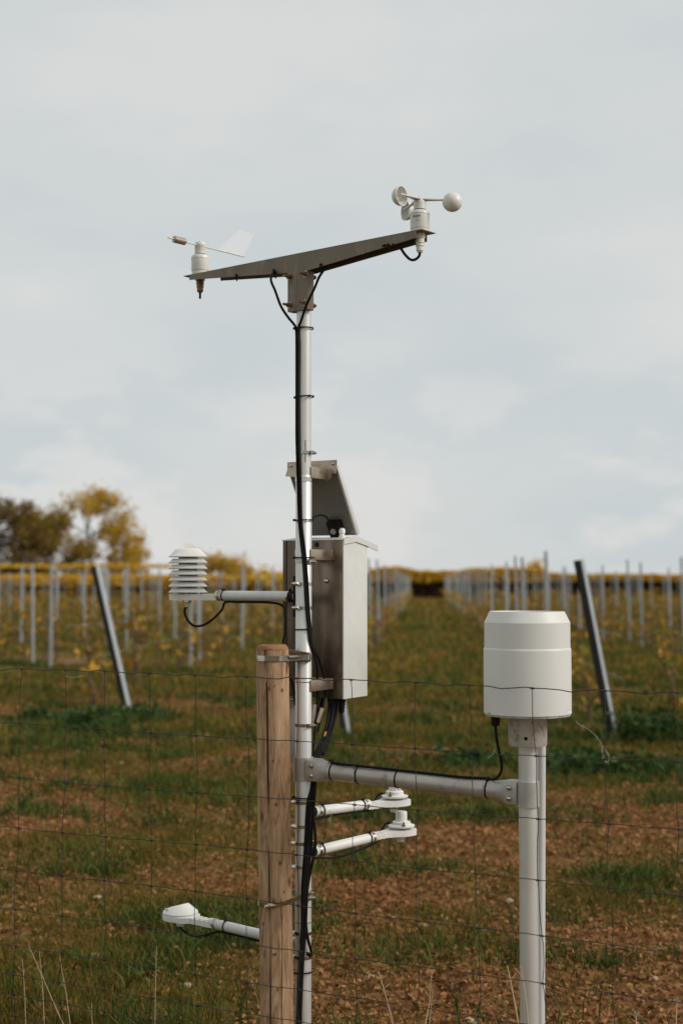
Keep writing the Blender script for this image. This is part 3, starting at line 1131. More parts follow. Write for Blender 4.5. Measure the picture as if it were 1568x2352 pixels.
t = thing('young_vine', 'tall yellow leaved vine on its stake at the right edge of the photo', 'vine', (p.x, 14.3, float(gz(p.x, 14.3))), GV)
for me in VG[2][:2]:
    o = bpy.data.objects.new(me.name.split('.')[0], me)
    COL.objects.link(o)
    o.parent = t


def wire_line(label, o_, y0, y1, z):
    bm = B()
    pts = [(o_ + SL * y, y, z - .03 * math.sin((y - y0) * PI / 6.3) ** 2) for y in np.linspace(y0, y1, 40)]
    tube(bm, pts, .0022, 4)
    o = obj('trellis_wire', bm, M_GALV)
    props(o, label, 'wire', 'trellis wires strung along the vine rows')


for o_, y0 in ((1.98, 14.3), (5.08, 20), (-4.32, 17.2), (-1.22, 15.3)):
    where = {1.98: 'row of the right leaning post', 5.08: 'row at the right edge of the photo', -4.32: 'row of the left leaning post', -1.22: 'row behind the logger box'}[o_]
    wire_line('lower thin steel wire strung along the vine ' + where, o_, y0, 70, .62)
    wire_line('upper thin steel wire strung along the vine ' + where, o_, y0, 70, 1.05)

# ------------------------------------------------------------------ weather mast
PX, PY = W(697, 1500, 4.535).x, 4.535
PR = .0258
mast = thing('weather_mast', 'slim light grey tubular mast carrying the wind sensors, behind the wooden post', 'mast', (PX, PY, 0))
zj = W(697, 1092, PY).z
ztop = W(697, 632, PY).z
bm = B()
lathe(bm, [(PR, -.3), (PR, zj - .002), (PR - .0012, zj)], T(PX, PY, 0), 40)
obj('lower_tube', bm, M_MAST, mast)
bm = B()
lathe(bm, [(PR - .0022, zj), (PR - .0022, ztop)], T(PX, PY, 0), 40)
obj('upper_tube', bm, M_MAST, mast)


def hose_clamp(par, x, y, z, r, deg, both=False, h=.010, tilt=0, mt=None):
    """worm drive band: deg is the direction of the screw seen from above, -90 faces the camera"""
    R = T(x, y, z) @ Matrix.Rotation(tilt, 4, 'Y')
    bm = B()
    ring(bm, R @ T(0, 0, -h / 2), r, h, .0012)
    c = obj('hose_clamp', bm, mt or M_STEEL2, par)
    for k, a in enumerate([deg] if not both else [deg, deg + 180]):
        bm = B()
        M = R @ Matrix.Rotation(math.radians(a), 4, 'Z') @ T(r + .0015, 0, 0)
        box(bm, M, 0, .006, -.009, .009, -h * .62, h * .62, .0008)
        cyl(bm, M @ Vector((.0055, -.013, 0)), M @ Vector((.0055, .014, 0)), .0052, seg=12)
        cyl(bm, M @ Vector((.0055, .014, 0)), M @ Vector((.0055, .020, 0)), .0042, seg=6)
        obj('screw_housing', bm, M_STEEL2, c)
    return c


# (photo height, screw direction)
for py, deg in ((1040, -20), (1290, -35), (1341, -140), (1396, -140), (1665, -40), (1842, -160), (1897, -150), (1936, -160), (1990, -155), (2142, -165), (2197, -165)):
    hose_clamp(mast, PX, PY, W(697, py, PY).z, PR + (.0003 if py > 1090 else 0), deg, py == 1936)
bm = B()
ring(bm, T(PX, PY, W(697, 1102, PY).z - .007), PR, .015, .0012)
obj('band_clamp', bm, M_STEEL2, mast)
bm = B()
for py in (1558, 1567, 2118):
    ring(bm, T(PX, PY, W(697, py, PY).z), PR, .003, .0009)
obj('tape_band', bm, M_BRKT, mast)
bm = B()
sl_ = W(703, 1036, PY - PR)
box(bm, T(PX + .006, PY - PR + .002, 0), -.0008, .0008, -.0006, .0012, W(703, 1062, PY).z, W(703, 1012, PY).z)
obj('slot', bm, M_CRACK, mast)

# ------------------------------------------------------------------ crossbar with its mounting plate
ZB = W(680, 594, 4.50).z + .020                      # top face of the beam
BA = math.radians(-40)                        # direction along the beam to the right end, nearer to the camera
bdir = Vector((math.cos(BA), math.sin(BA), 0))
bper = Vector((-bdir.y, bdir.x, 0))           # away from the camera
bo = Vector((PX, PY, 0)) - bper * (PR + .006) # plate front plane passes just before the pole
bo.z = ZB
MB = Matrix(((bdir.x, bper.x, 0, bo.x), (bdir.y, bper.y, 0, bo.y), (0, 0, 1, bo.z), (0, 0, 0, 1)))
MBX = MB @ Matrix.Rotation(PI / 2, 4, 'X')    # local x along the beam, y up, z towards the camera
L0, L1, DW = -.496, .475, .068
bar = thing('sensor_crossbar', 'weathered brown grey steel crossbar with tapered sides bolted to the mast top', 'bracket', bo)
bm = B()
box(bm, MB, L0 - .028, L1 + .022, .0, DW, -.003, 0, .0008)
obj('top_plate', bm, M_BEAM, bar)
PLW = .042
bm = B()
poly = [(L0, -.003), (L0, -.018), (-PLW, -.058), (-PLW, -.185), (PLW * 1.02, -.185), (PLW * 1.02, -.062), (L1, -.024), (L1, -.003)]
prism(bm, poly, MBX @ T(0, 0, -.003), .003)
obj('front_flange', bm, M_BEAM, bar)
bm = B()
poly = [(L0 + .085, -.003), (L0 + .085, -.022), (-.02, -.058), (.02, -.058), (L1 - .01, -.022), (L1 - .01, -.003)]
prism(bm, poly, MBX @ T(0, 0, -DW), .003)
obj('rear_flange', bm, M_BEAM, bar)
bm = B()
box(bm, MB, PLW * 1.02 - .003, PLW * 1.02, .003, .03, -.185, -.062, .0006)
box(bm, MB, -PLW, -PLW + .003, .003, .03, -.185, -.06, .0006)
box(bm, MB, -PLW + .003, PLW - .003, .003, .034, -.185, -.162, .0006)
obj('plate_edge', bm, M_BEAM, bar)
for zz in (-.072, -.164):
    bm = B()
    pts = []
    y1 = .006 + 2 * PR
    for s in (-1,):
        pts += [Vector((-.033, -.030, zz)), Vector((-.033, .012 + PR, zz))]
    for k in range(1, 10):
        a = PI - PI * k / 10
        pts.append(Vector((.033 * math.cos(a), .012 + PR + .033 * math.sin(a), zz)))
    pts += [Vector((.033, .012 + PR, zz)), Vector((.033, -.030, zz))]
    tube(bm, [MB @ q for q in pts], .0042, 10)
    ub = obj('u_bolt', bm, M_RUST, bar)
    for s in (-1, 1):
        bm = B()
        lathe(bm, [(.0085, 0), (.0085, .007)], MB @ T(.033 * s, -.003, zz) @ Matrix.Rotation(PI / 2, 4, 'X'), 6)
        obj('nut', bm, M_RUST, ub)
        bm = B()
        lathe(bm, [(.011, 0), (.011, .0015)], MB @ T(.033 * s, -.0035 + .0034, zz) @ Matrix.Rotation(PI / 2, 4, 'X'), 16)
        obj('washer', bm, M_BRKT, ub)
for lx, zz in ((-.27, -.034), (-.095, -.050), (.10, -.052), (.37, -.030)):
    bm = B()
    cyl(bm, MB @ Vector((lx, .0, zz)), MB @ Vector((lx, -.004, zz)), .0045, seg=10)
    tube(bm, [MB @ Vector((lx, -.003, zz)), MB @ Vector((lx, -.005, zz - .010)), MB @ Vector((lx, .002, zz - .018))], .0025, 6)
    obj('cable_tie', bm, M_BLACK, bar)


def gland(bm, M, r, L):
    """cable gland hanging along -z of M"""
    lathe(bm, [(r * 1.25, 0), (r * 1.25, -.25 * L)], M, 6)
    lathe(bm, [(r, -.25 * L), (r, -.5 * L), (r * .85, -.52 * L), (r * .85, -.6 * L)], M, 14)
    lathe(bm, [(r * .95, -.6 * L), (r * .95, -.66 * L), (r * .8, -.7 * L), (r * .82, -.9 * L), (r * .5, -1.0 * L)], M, 14)


def bent_text(txt, size, c, r, z, ang0, mt, parent, name, bold=0.0):
    cu = bpy.data.curves.new('t', 'FONT')
    cu.body = txt
    cu.size = size
    cu.offset = bold
    cu.align_x = 'CENTER'
    to = bpy.data.objects.new('t', cu)
    COL.objects.link(to)
    dg = bpy.context.evaluated_depsgraph_get()
    me = bpy.data.meshes.new_from_object(to.evaluated_get(dg))
    bpy.data.objects.remove(to)
    org = wloc(parent)
    for v in me.vertices:
        a = ang0 + v.co.x / r
        v.co = Vector((c[0] + (r + .0004) * math.cos(a), c[1] + (r + .0004) * math.sin(a), z + v.co.y)) - org
    me.name = name
    me.materials.clear()
    me.materials.append(mt)
    o = bpy.data.objects.new(name, me)
    COL.objects.link(o)
    o.parent = parent
    return o


# ------------------------------------------------------------------ cup anemometer
AL, VL = .0098, .0145              # mounting pads under the two wind sensors
ac = MB @ Vector((L1 - .012, DW * .5, AL))
an = thing('cup_anemometer', 'cream three cup anemometer standing on the right end of the crossbar', 'anemometer', ac)
A0 = T(*ac)
bm = B()
lathe(bm, [(.0275, -AL), (.0275, -.001), (.0285, 0), (.0292, .004), (.0292, .043), (.0285, .0435)], A0, 36)
obj('body', bm, M_CREAM, an)
bm = B()
lathe(bm, [(.0298, .0435), (.0298, .0465), (.027, .052), (.0215, .056), (.019, .0565)], A0, 36)
obj('shoulder', bm, M_CREAM, an)
bm = B()
lathe(bm, [(.0165, .0565), (.0165, .0595)], A0, 24)
obj('gap_ring', bm, M_BLACK, an)
bm = B()
lathe(bm, [(.0188, .0595), (.0188, .083), (.016, .087), (.008, .0885), (.0045, .089), (.0045, .096), (.0028, .097), (.0028, .1), (.001, .104)], A0, 28)
obj('rotor_hub', bm, M_CREAM, an)
CUPR, ARM = .0295, .098
for k in range(3):
    th = math.radians(-6.5 + 120 * k)
    d = Vector((math.cos(th), math.sin(th), 0))
    tg = Vector((-d.y, d.x, 0))
    bm = B()
    pts = []
    nseg = 12
    prev = None
    for i in range(nseg + 1):
        s = i / nseg
        rr = .010 + s * (ARM - .004)
        zz = .0895 - .004 * s + .0 * s
        wv = .0105 * (1 - s) ** 2 + .0034
        c = Vector(ac) + d * rr + Vector((0, 0, zz))
        cur = [bm.verts.new(c + tg * wv * sg + Vector((0, 0, hh))) for sg, hh in ((-1, -.0015), (1, -.0015), (1, .0015), (-1, .0015))]
        if prev:
            for q in range(4):
                bm.faces.new((prev[q], prev[(q + 1) % 4], cur[(q + 1) % 4], cur[q]))
        else: bm.faces.new(cur[::-1])
        prev = cur
    bm.faces.new(prev)
    bmesh.ops.recalc_face_normals(bm, faces=bm.faces)
    ar = obj('rotor_arm', bm, M_CREAM, an)
    # conical-hemispherical cup opening along the direction of turning
    cc = Vector(ac) + d * ARM + Vector((0, 0, .086 - .006))
    prof = []
    for i in range(11):
        a = PI / 2 * i / 10
        prof.append((max(.0004, CUPR * math.sin(a)), -CUPR * math.cos(a) * 1.0))
    prof += [(CUPR + .0008, .0012), (CUPR - .001, .0018)]
    for i in range(10, -1, -1):
        a = PI / 2 * i / 10
        prof.append((max(.0004, (CUPR - .0018) * math.sin(a)), -(CUPR - .0018) * math.cos(a)))
    bm = B()
    lathe(bm, prof, frame(cc, tg), 32)
    obj('cup', bm, M_CREAM, an)
bm = B()
gland(bm, T(ac.x, ac.y, ac.z - AL - .0035), .0135, .058)
obj('cable_gland', bm, M_OLDW, an)
acent = (ac.x, ac.y)
bent_text('ADCON', .0068, acent, .0292, ac.z + .0315, math.radians(-90 - 24), M_INK, an, 'brand_print', .0003)
bent_text('TELEMETRY', .0022, acent, .0292, ac.z + .0282, math.radians(-90 - 24), M_INK, an, 'small_print')
bent_text('C \u20ac', .0065, acent, .0292, ac.z + .0185, math.radians(-90 - 16), M_INK, an, 'mark_print')

# ------------------------------------------------------------------ wind vane
vc = MB @ Vector((L0 + .018, DW * .5, VL))
va = thing('wind_vane', 'cream wind vane with thin white fin on the left end of the crossbar', 'wind vane', vc)
V0 = T(*vc)
bm = B()
lathe(bm, [(.0285, -VL), (.0285, -.001), (.0295, 0), (.0305, .003), (.0305, .042)], V0, 36)
obj('body', bm, M_CREAM, va)
bm = B()
lathe(bm, [(.0312, .042), (.0312, .046), (.028, .053), (.0205, .057)], V0, 36)
obj('shoulder', bm, M_CREAM, va)
bm = B()
lathe(bm, [(.0178, .057), (.0178, .060)], V0, 24)
obj('gap_ring', bm, M_BLACK, va)
bm = B()
lathe(bm, [(.0190, .060), (.0192, .084), (.0198, .085), (.0198, .096), (.018, .099), (.004, .100), (.003, .106), (.001, .108)], V0, 28)
obj('rotor_hub', bm, M_CREAM, va)
vd = Vector((math.cos(math.radians(50)), math.sin(math.radians(50)), 0))
bz = .089
bm = B()
cyl(bm, vc + Vector((0, 0, bz)) - vd * .15, vc + Vector((0, 0, bz)) + vd * .215, .0028, seg=10)
obj('vane_rod', bm, M_CREAM, va)
bm = B()
q0 = vc + Vector((0, 0, bz)) - vd * .125
lathe(bm, [(.009, 0), (.0118, .003), (.0118, .050), (.009, .053)], frame(q0, vd), 20)
obj('counterweight', bm, M_BRKT, va)
MV = frame(vc + Vector((0, 0, bz)), Vector((-vd.y, vd.x, 0)) * -1, vd)     # local x along the rod
bm = B()
fp = [(.088, .003), (.192, .094), (.268, .090), (.262, .082), (.213, -.004), (.205, .003)]
if (MV.to_3x3() @ Vector((0, 1, 0))).z < 0: fp = [(a, -b) for a, b in fp]
prism(bm, fp, MV @ T(0, 0, -.001), .002)
sg = 1 if fp[1][1] > 0 else -1
for a, b in (((.116, .020 * sg), (.188, .086 * sg)), ((.212, .010 * sg), (.252, .084 * sg))):
    tube(bm, [MV @ Vector((a[0], a[1], 0)), MV @ Vector((b[0], b[1], 0))], .0022, 6)
obj('vane_fin', bm, M_FIN, va, False)
bm = B()
gland(bm, T(vc.x, vc.y, vc.z - VL - .0035), .0135, .056)
obj('cable_gland', bm, M_RUST, va)
bm = B()
cyl(bm, vc + Vector((0, 0, -.058 - VL)), vc + Vector((0, 0, -.080 - VL)), .004, seg=8)
obj('cable_stub', bm, M_BLACK, va)

# ------------------------------------------------------------------ logger box and solar panel
BAa = math.radians(30)
u = Vector((math.cos(BAa), -math.sin(BAa), 0))
v = Vector((math.sin(BAa), math.cos(BAa), 0))
Cn = W(788, 1334, 4.62)
zt, zb = W(788, 1239, 4.62).z, W(788, 1606, 4.62).z
BW, BD = .229, .157
MBOX = Matrix(((u.x, v.x, 0, Cn.x), (u.y, v.y, 0, Cn.y), (0, 0, 1, 0), (0, 0, 0, 1)))    # x right, y away, z up
lb = thing('logger_box', 'tall stainless and grey white instrument box fixed behind the mast', 'instrument box', (Cn.x, Cn.y, zb))
bm = B()
box(bm, MBOX, -BW + .003, -.002, .004, BD, zb, zt, .003)
obj('housing', bm, M_BOXP, lb)
bm = B()
box(bm, MBOX, -BW, -.003, 0, .0035, zb + .001, zt, .001)
box(bm, MBOX, -BW - .001, -BW + .012, -.003, .0, zb + .001, zt - .002, .001)
obj('back_plate', bm, M_STEEL, lb)
bm = B()
box(bm, MBOX, -.002, .0015, -.001, BD + .001, zb, zt, .0008)
box(bm, MBOX, -.0022, .003, -.002, .012, zb, zt - .004, .001)
obj('side_panel', bm, M_BOXP, lb)
bm = B()
MS = MBOX @ Matrix(((0, 0, 1, 0), (1, 0, 0, 0), (0, 1, 0, 0), (0, 0, 0, 1)))            # local x = depth, y = up, z = right
rp = [(-.004, zt + .003), (.075, zt + .012), (.095, zt + .011), (.225, zt - .016), (.225, zt - .034), (.14, zt - .016), (.075, zt - .006), (-.004, zt - .016)]
prism(bm, rp, MS @ T(0, 0, .0018), .004)
rp2 = [(-.004, zt + .001), (.075, zt + .010), (.095, zt + .009), (.223, zt - .018), (.223, zt - .021), (.095, zt + .006), (.075, zt + .007), (-.004, zt - .002)]
prism(bm, rp2, MS @ T(0, 0, -BW - .004), BW + .0058)
obj('roof', bm, M_BOXP, lb)
for py0, py1, pxr in ((1263, 1287, 770), (1558, 1583, 767)):
    z1, z0 = W(760, py0, 4.62).z, W(760, py1, 4.62).z
    lx = -.033
    bm = B()
    box(bm, MBOX, -.16, lx, -.011, -.008, z0, z1, .0006)
    box(bm, MBOX, lx - .003, lx, -.008, -.0005, z0, z1, .0006)
    for s in (-1, 1):
        pc = MBOX.inverted() @ Vector((PX, PY, 0))
        xx = pc.x + s * (PR + .003)
        box(bm, MBOX, xx - .0015, xx + .0015, pc.y - .005, -.011, z0, z1, .0005)
    br = obj('mounting_bracket', bm, M_BRKT, lb)
    bm = B()
    bolt(bm, MBOX @ Vector((lx - .013, -.011, (z0 + z1) / 2)), -v, .0055, .006)
    obj('screw', bm, M_STEEL2, br)
bm = B()
pz = W(750, 1334, 4.64).z
bolt(bm, MBOX @ Vector((-.062, 0, pz)), -v, .008, .009)
obj('bolt', bm, M_STEEL2, lb)
bm = B()
cyl(bm, MBOX @ Vector((-.100, -.0012, W(727, 1251, 4.66).z)), MBOX @ Vector((-.100, .001, W(727, 1251, 4.66).z)), .008)
obj('hole_plug', bm, M_BLACK, lb)
bm = B()
gp = MBOX @ Vector((-.030, .045, zt + .006))
lathe(bm, [(.011, 0), (.011, .008), (.0085, .009), (.0085, .015), (.0105, .016), (.0105, .026), (.008, .031), (.004, .033)], T(*gp), 14)
obj('cable_gland', bm, M_WHITE, lb)
bm = B()
for a in (.035, .075, .115):
    gland(bm, MBOX @ T(-a, .05, zb), .012, .05)
obj('bottom_gland', bm, M_BLACK, lb)

# solar panel leaning back behind the pole
TRc = W(773, 1076, 4.60)
WP, DL, HP = .181, .132, TRc.z - W(819, 1229, 4.714).z
sd = (v * DL - Vector((0, 0, HP))).normalized()          # down the slope
SLN = math.hypot(DL, HP)
nn = u.cross(sd).normalized()
if nn.z < 0: nn = -nn                                     # outward, up and away
MP = Matrix(((u.x, sd.x, nn.x, TRc.x), (u.y, sd.y, nn.y, TRc.y), (u.z, sd.z, nn.z, TRc.z), (0, 0, 0, 1)))
sp = thing('solar_panel', 'dark solar panel seen from behind, tilted above the logger box', 'solar panel', TRc)
bm = B()
box(bm, MP, -WP, -.004, 0, SLN, .0, .012, .0006)
obj('back_sheet', bm, M_PANEL, sp)
bm = B()
box(bm, MP, -.004, .0035, -.001, SLN + .001, -.001, .017, .0008)
box(bm, MP, -WP - .004, -WP, -.001, SLN + .001, -.001, .017, .0008)
box(bm, MP, -WP, -.004, -.004, 0, -.001, .017, .0006)
obj('frame', bm, M_BOXP, sp)
bm = B()
cell = mat('dark_solar_cells', (.01, .014, .03), .15)
box(bm, MP, -WP + .004, -.008, .004, SLN - .004, .0125, .0145)
obj('cell_face', bm, cell, sp)
bm = B()
# folded bracket: upright back, crest, lip
bp = [(0, 0), (0, .030), (-.012, .044), (-.028, .048), (-.040, .060)]
zt2 = W(740, 1058, 4.58).z
MK = Matrix(((u.x, v.x, 0, TRc.x), (u.y, v.y, 0, TRc.y), (0, 0, 1, zt2), (0, 0, 0, 1)))
cross = [(-.003, .004), (-.003, -.022), (-.014, -.040), (-.012, -.042), (-.0005, -.0235), (-.0005, .004)]
prism(bm, cross, MK @ Matrix(((0, 0, 1, 0), (1, 0, 0, 0), (0, 1, 0, 0), (0, 0, 0, 1))) @ T(0, 0, -WP - .006), WP + .008)
bk = obj('top_bracket', bm, M_BRKT, sp)
pc = MK.inverted() @ Vector((PX, PY, zt2))
bm = B()
MKs = MK @ Matrix(((1, 0, 0, 0), (0, 0, -1, 0), (0, 1, 0, 0), (0, 0, 0, 1)))      # x right, y up, z towards the camera
prism(bm, [(pc.x + PR + .001, -.026), (-.006, -.026), (-.010, -.042), (pc.x + PR + .02, -.056), (pc.x + PR + .001, -.066)], MKs @ T(0, 0, .0145), .002)
prism(bm, [(-WP + .0, -.026), (pc.x - PR - .001, -.026), (pc.x - PR - .001, -.060), (pc.x - PR - .02, -.050), (-WP - .004, -.044)], MKs @ T(0, 0, .0145), .002)
for s in (-1, 1):
    box(bm, MK, pc.x + s * (PR + .002) - .0015, pc.x + s * (PR + .002) + .0015, pc.y, -.0165, -.06, -.024, .0005)
obj('bracket_leg', bm, M_BRKT, sp)
for lx in (-WP + .008, -.012):
    bm = B()
    bolt(bm, MK @ Vector((lx, -.003, -.008)), -v, .005, .005)
    obj('screw', bm, M_STEEL2, bk)
bm = B()
box(bm, MP, -.088, -.040, SLN - .062, SLN - .002, -.024, 0, .002)
jb = obj('junction_box', bm, M_BLACK, sp)
bm = B()
cyl(bm, MP @ Vector((-.068, SLN - .03, -.024)), MP @ Vector((-.068, SLN - .03, -.030)), .010)
obj('gland_nut', bm, M_GREYPL, jb)
bm = B()
box(bm, MP, -.030, -.008, SLN - .020, SLN - .008, -.0008, 0)
lbp = obj('label_plate', bm, M_GREYPL, sp)
bm = B()
for k in range(3):
    box(bm, MP, -.028, -.012 - .004 * k, SLN - .018 + .0035 * k, SLN - .0165 + .0035 * k, -.0012, -.0008)
obj('label_print', bm, M_INK, lbp)
bm = B()
tube(bm, spline([W(712, 1196, 4.6), W(722, 1187, 4.63), W(738, 1183, 4.66), W(750, 1188, 4.675), W(756, 1200, 4.685)], 6), .0035, 8)
props(obj('panel_cable', bm, M_BLACK), 'short black cable arching from the mast to the solar panel junction box', 'cable')

# ------------------------------------------------------------------ sensor arms
def arm_tube(par, p0, p1, r=.0165, name='arm_tube', mt=None):
    bm = B()
    cyl(bm, p0, p1, r, seg=28)
    return obj(name, bm, mt or M_ALU, par)


def arm_band(par, p0, p1, s, r, m, h=.009, name='arm_clamp'):
    p0, p1 = Vector(p0), Vector(p1)
    d = (p1 - p0).normalized()
    bm = B()
    ring(bm, frame(p0 + d * s, d), r + .0002, h, .0012, 24)
    return obj(name, bm, m, par)


def zip_tie(par, c, d, r, tail=None, z=.004):
    d = Vector(d).normalized()
    bm = B()
    ring(bm, frame(Vector(c) - d * z / 2, d), r, z, .0013, 24)
    M = frame(c, d, Vector((0, -.4, 1)))
    q = M @ Vector((r + .003, .0, 0))
    if tail:
        box(bm, M, r, r + .006, -.004, .004, -.003, .003, .0005)
        tube(bm, [q, q + Vector(tail) * .5 + Vector((0, 0, .003)), q + Vector(tail)], .0012, 5)
    return obj('cable_tie', bm, M_BLACK, par)


# louvred radiation shield on its arm, back left
ad = Vector((-.743, .669, 0))
ps = Vector((PX, PY, W(670, 1370, 4.55).z))
a0 = ps + ad * (PR + .008)
hc = ps + ad * .548
a1 = ps + ad * .40
sh = thing('louvred_sensor_shield', 'white louvred temperature sensor shield on an arm left of the mast', 'weather sensor', hc)
arm_tube(sh, a0, a1)
bm = B()
Mf = frame(ps + ad * (PR + .001), ad, Vector((0, 0, 1)))
box(bm, Mf, -.066, .066, -.013, .013, 0, .009, .003)
lathe(bm, [(.021, .008), (.019, .018), (.0175, .03)], Mf, 20)
obj('rubber_foot', bm, M_BLACK, sh)
arm_band(sh, a0, a1, .024, .0165, M_STEEL2, .008)
arm_band(sh, a0, a1, .345, .0165, M_BRKT, .010)
bm = B()
Mh = frame(hc + Vector((0, 0, -.006)), Vector((0, 0, 1)), -ad)        # local x towards the mast
prism(bm, [(-.060, -.02), (-.052, -.040), (-.025, -.052), (.01, -.052), (.06, -.030), (.085, -.018), (.155, -.014), (.155, .014), (.085, .018), (.06, .030), (.01, .052), (-.025, .052), (-.052, .040), (-.060, .02)], Mh @ T(0, 0, -.010), .020)
bs = obj('mount_plate', bm, M_OLDW, sh)
bm = B()
for k in range(3):
    box(bm, Mh, .088 + .018 * k, .099 + .018 * k, -.0145, .0145, -.011, .012, .002)
obj('ribs', bm, M_OLDW, bs)
for sx, sy in ((.03, .035), (.03, -.035), (-.04, 0)):
    bm = B()
    cyl(bm, Mh @ Vector((sx, sy, .008)), Mh @ Vector((sx, sy, .030)), .005, seg=10)
    obj('spacer', bm, M_OLDW, sh)
    bm = B()
    cyl(bm, Mh @ Vector((sx, sy, -.016)), Mh @ Vector((sx, sy, -.010)), .006, seg=6)
    obj('nut', bm, M_STEEL2, sh)
zr = W(428, 1361, hc.y).z
SR = .0672
for k in range(7):
    z = zr + k * .0203
    bm = B()
    if k < 6:
        prof = [(SR - .001, z), (SR, z + .002), (SR - .003, z + .004), (SR - .011, z + .0115), (SR - .014, z + .0145), (.030, z + .0155)]
    else:
        prof = [(SR - .001, z), (SR, z + .002), (SR - .003, z + .004), (SR - .020, z + .022), (SR - .026, z + .027), (SR - .036, z + .030), (.012, z + .0315)]
    prof = [(.028, z + .010), (SR - .012, z + .009), (SR - .003, z - .0005)] + prof
    lathe(bm, prof, T(hc.x, hc.y, 0), 44)
    obj('louvre_plate', bm, M_WHITE, sh)
bm = B()
lathe(bm, [(.033, zr - .004), (.033, zr + .128)], T(hc.x, hc.y, 0), 24)
obj('core', bm, M_GREYPL, sh)
bm = B()
lathe(bm, [(.013, -.016), (.013, -.026), (.010, -.027), (.009, -.040)], T(*(hc + Vector((0, 0, 0)))), 16)
obj('stub', bm, M_OLDW, sh)
bm = B()
dn = Vector((0, 0, -.0185))
pts = [hc + Vector((0, 0, -.036)), W(424, 1402, hc.y), W(430, 1422, 4.89), W(445, 1437, 4.88), W(466, 1436, 4.86), W(490, 1421, 4.83), W(510, 1400, 4.80), ps + ad * .36 + dn * 1.15,
       ps + ad * .3 + dn * 1.12, ps + ad * .15 + dn * 1.12, W(650, 1392, 4.62), W(655, 1412, 4.60), W(655, 1450, 4.60), W(650, 1480, 4.60), W(655, 1530, 4.60), W(672, 1570, 4.585), W(678, 1620, 4.58)]
tube(bm, spline(pts, 6), .0042, 8)
c1 = obj('sensor_cable', bm, M_BLACK, None, loc=hc)
props(c1, 'black cable looping down under the louvred shield and along its arm', 'cable')
for s, tail in ((.365, (-.012, 0, .004)), (.055, (.006, 0, .008))):
    zip_tie(c1, ps + ad * s, ad, .0178, tail)

# lower left disc sensor
pl = Vector((PX, PY, W(598, 2146, 4.665).z))
hl = pl + ad * .578
ls = thing('disc_sensor', 'white disc shaped sensor with pointed cap on the low arm left of the wooden post', 'weather sensor', hl)
arm_tube(ls, pl + ad * (PR + .004), pl + ad * .425)
arm_band(ls, pl, hl, .395, .0165, M_BRKT, .012)
bm = B()
Ml = frame(hl, Vector((0, 0, 1)), -ad)
prism(bm, [(.0, -.058), (.05, -.045), (.075, -.022), (.175, -.015), (.175, .015), (.075, .022), (.05, .045), (.0, .058)], Ml @ T(0, 0, -.012), .018)
lp = obj('neck', bm, M_WHITE, ls)
bm = B()
for k in range(3):
    box(bm, Ml, .085 + .022 * k, .100 + .022 * k, -.0165, .0165, -.014, .010, .002)
    box(bm, Ml, .088 + .022 * k, .096 + .022 * k, -.006, .006, .006, .0095, .001)
obj('ribs', bm, M_OLDW, lp)
bm = B()
lathe(bm, [(.056, -.012), (.060, -.010), (.061, .005), (.060, .010)], Ml, 40)
obj('base_disc', bm, M_WHITE, ls)
bm = B()
lathe(bm, [(.058, .010), (.058, .0125)], Ml, 40)
obj('seam', bm, M_GREYPL, ls)
bm = B()
# sloping cap: flat slanted top, highest on the mast side, with a pointed lip and notch
seg = 40
rr = [[], [], []]
for i in range(seg):
    a = 2 * PI * i / seg
    for j, (r, zc, sh_) in enumerate(((.0605, .0125, 0), (.0585, .016, 0), (.030, .034, .012))):
        x_, y_ = r * math.cos(a), r * math.sin(a)
        z_ = zc + (.30 * x_ + .002 if j == 2 else 0)
        if j == 2: x_ += -.004
        rr[j].append(bm.verts.new(Ml @ Vector((x_, y_, z_))))
for a_, b_ in ((0, 1), (1, 2)):
    for i in range(seg):
        j = (i + 1) % seg
        bm.faces.new((rr[a_][i], rr[a_][j], rr[b_][j], rr[b_][i]))
bm.faces.new(rr[2])
bm.faces.new(rr[0][::-1])
cp = obj('cap', bm, M_WHITE, ls)
bm = B()
box(bm, Ml @ T(-.014, -.043, .022) @ Matrix.Rotation(math.radians(40), 4, 'X'), -.010, .008, -.002, .002, -.004, .010, .0005)
obj('notch', bm, M_OLDW, cp)
bm = B()
lathe(bm, [(.020, -.012), (.020, -.020), (.015, -.022), (.013, -.034)], Ml, 18)
obj('stub', bm, M_OLDW, ls)
bm = B()
pts = [hl + Vector((0, 0, -.03)), hl + Vector((.004, 0, -.045)), pl + ad * .53 + Vector((0, 0, -.056)), pl + ad * .47 + Vector((0, 0, -.052)), pl + ad * .41 + Vector((0, 0, -.030)), pl + ad * .36 + Vector((0, 0, -.021)),
       pl + ad * .2 + Vector((0, 0, -.021)), pl + ad * .08 + Vector((0, 0, -.021))]
tube(bm, spline(pts, 6), .0042, 8)
c2 = obj('sensor_cable', bm, M_BLACK, None, loc=hl)
props(c2, 'black cable hanging below the low disc sensor and its arm', 'cable')
zip_tie(c2, pl + ad * .35, ad, .0178, (-.02, 0, .002))


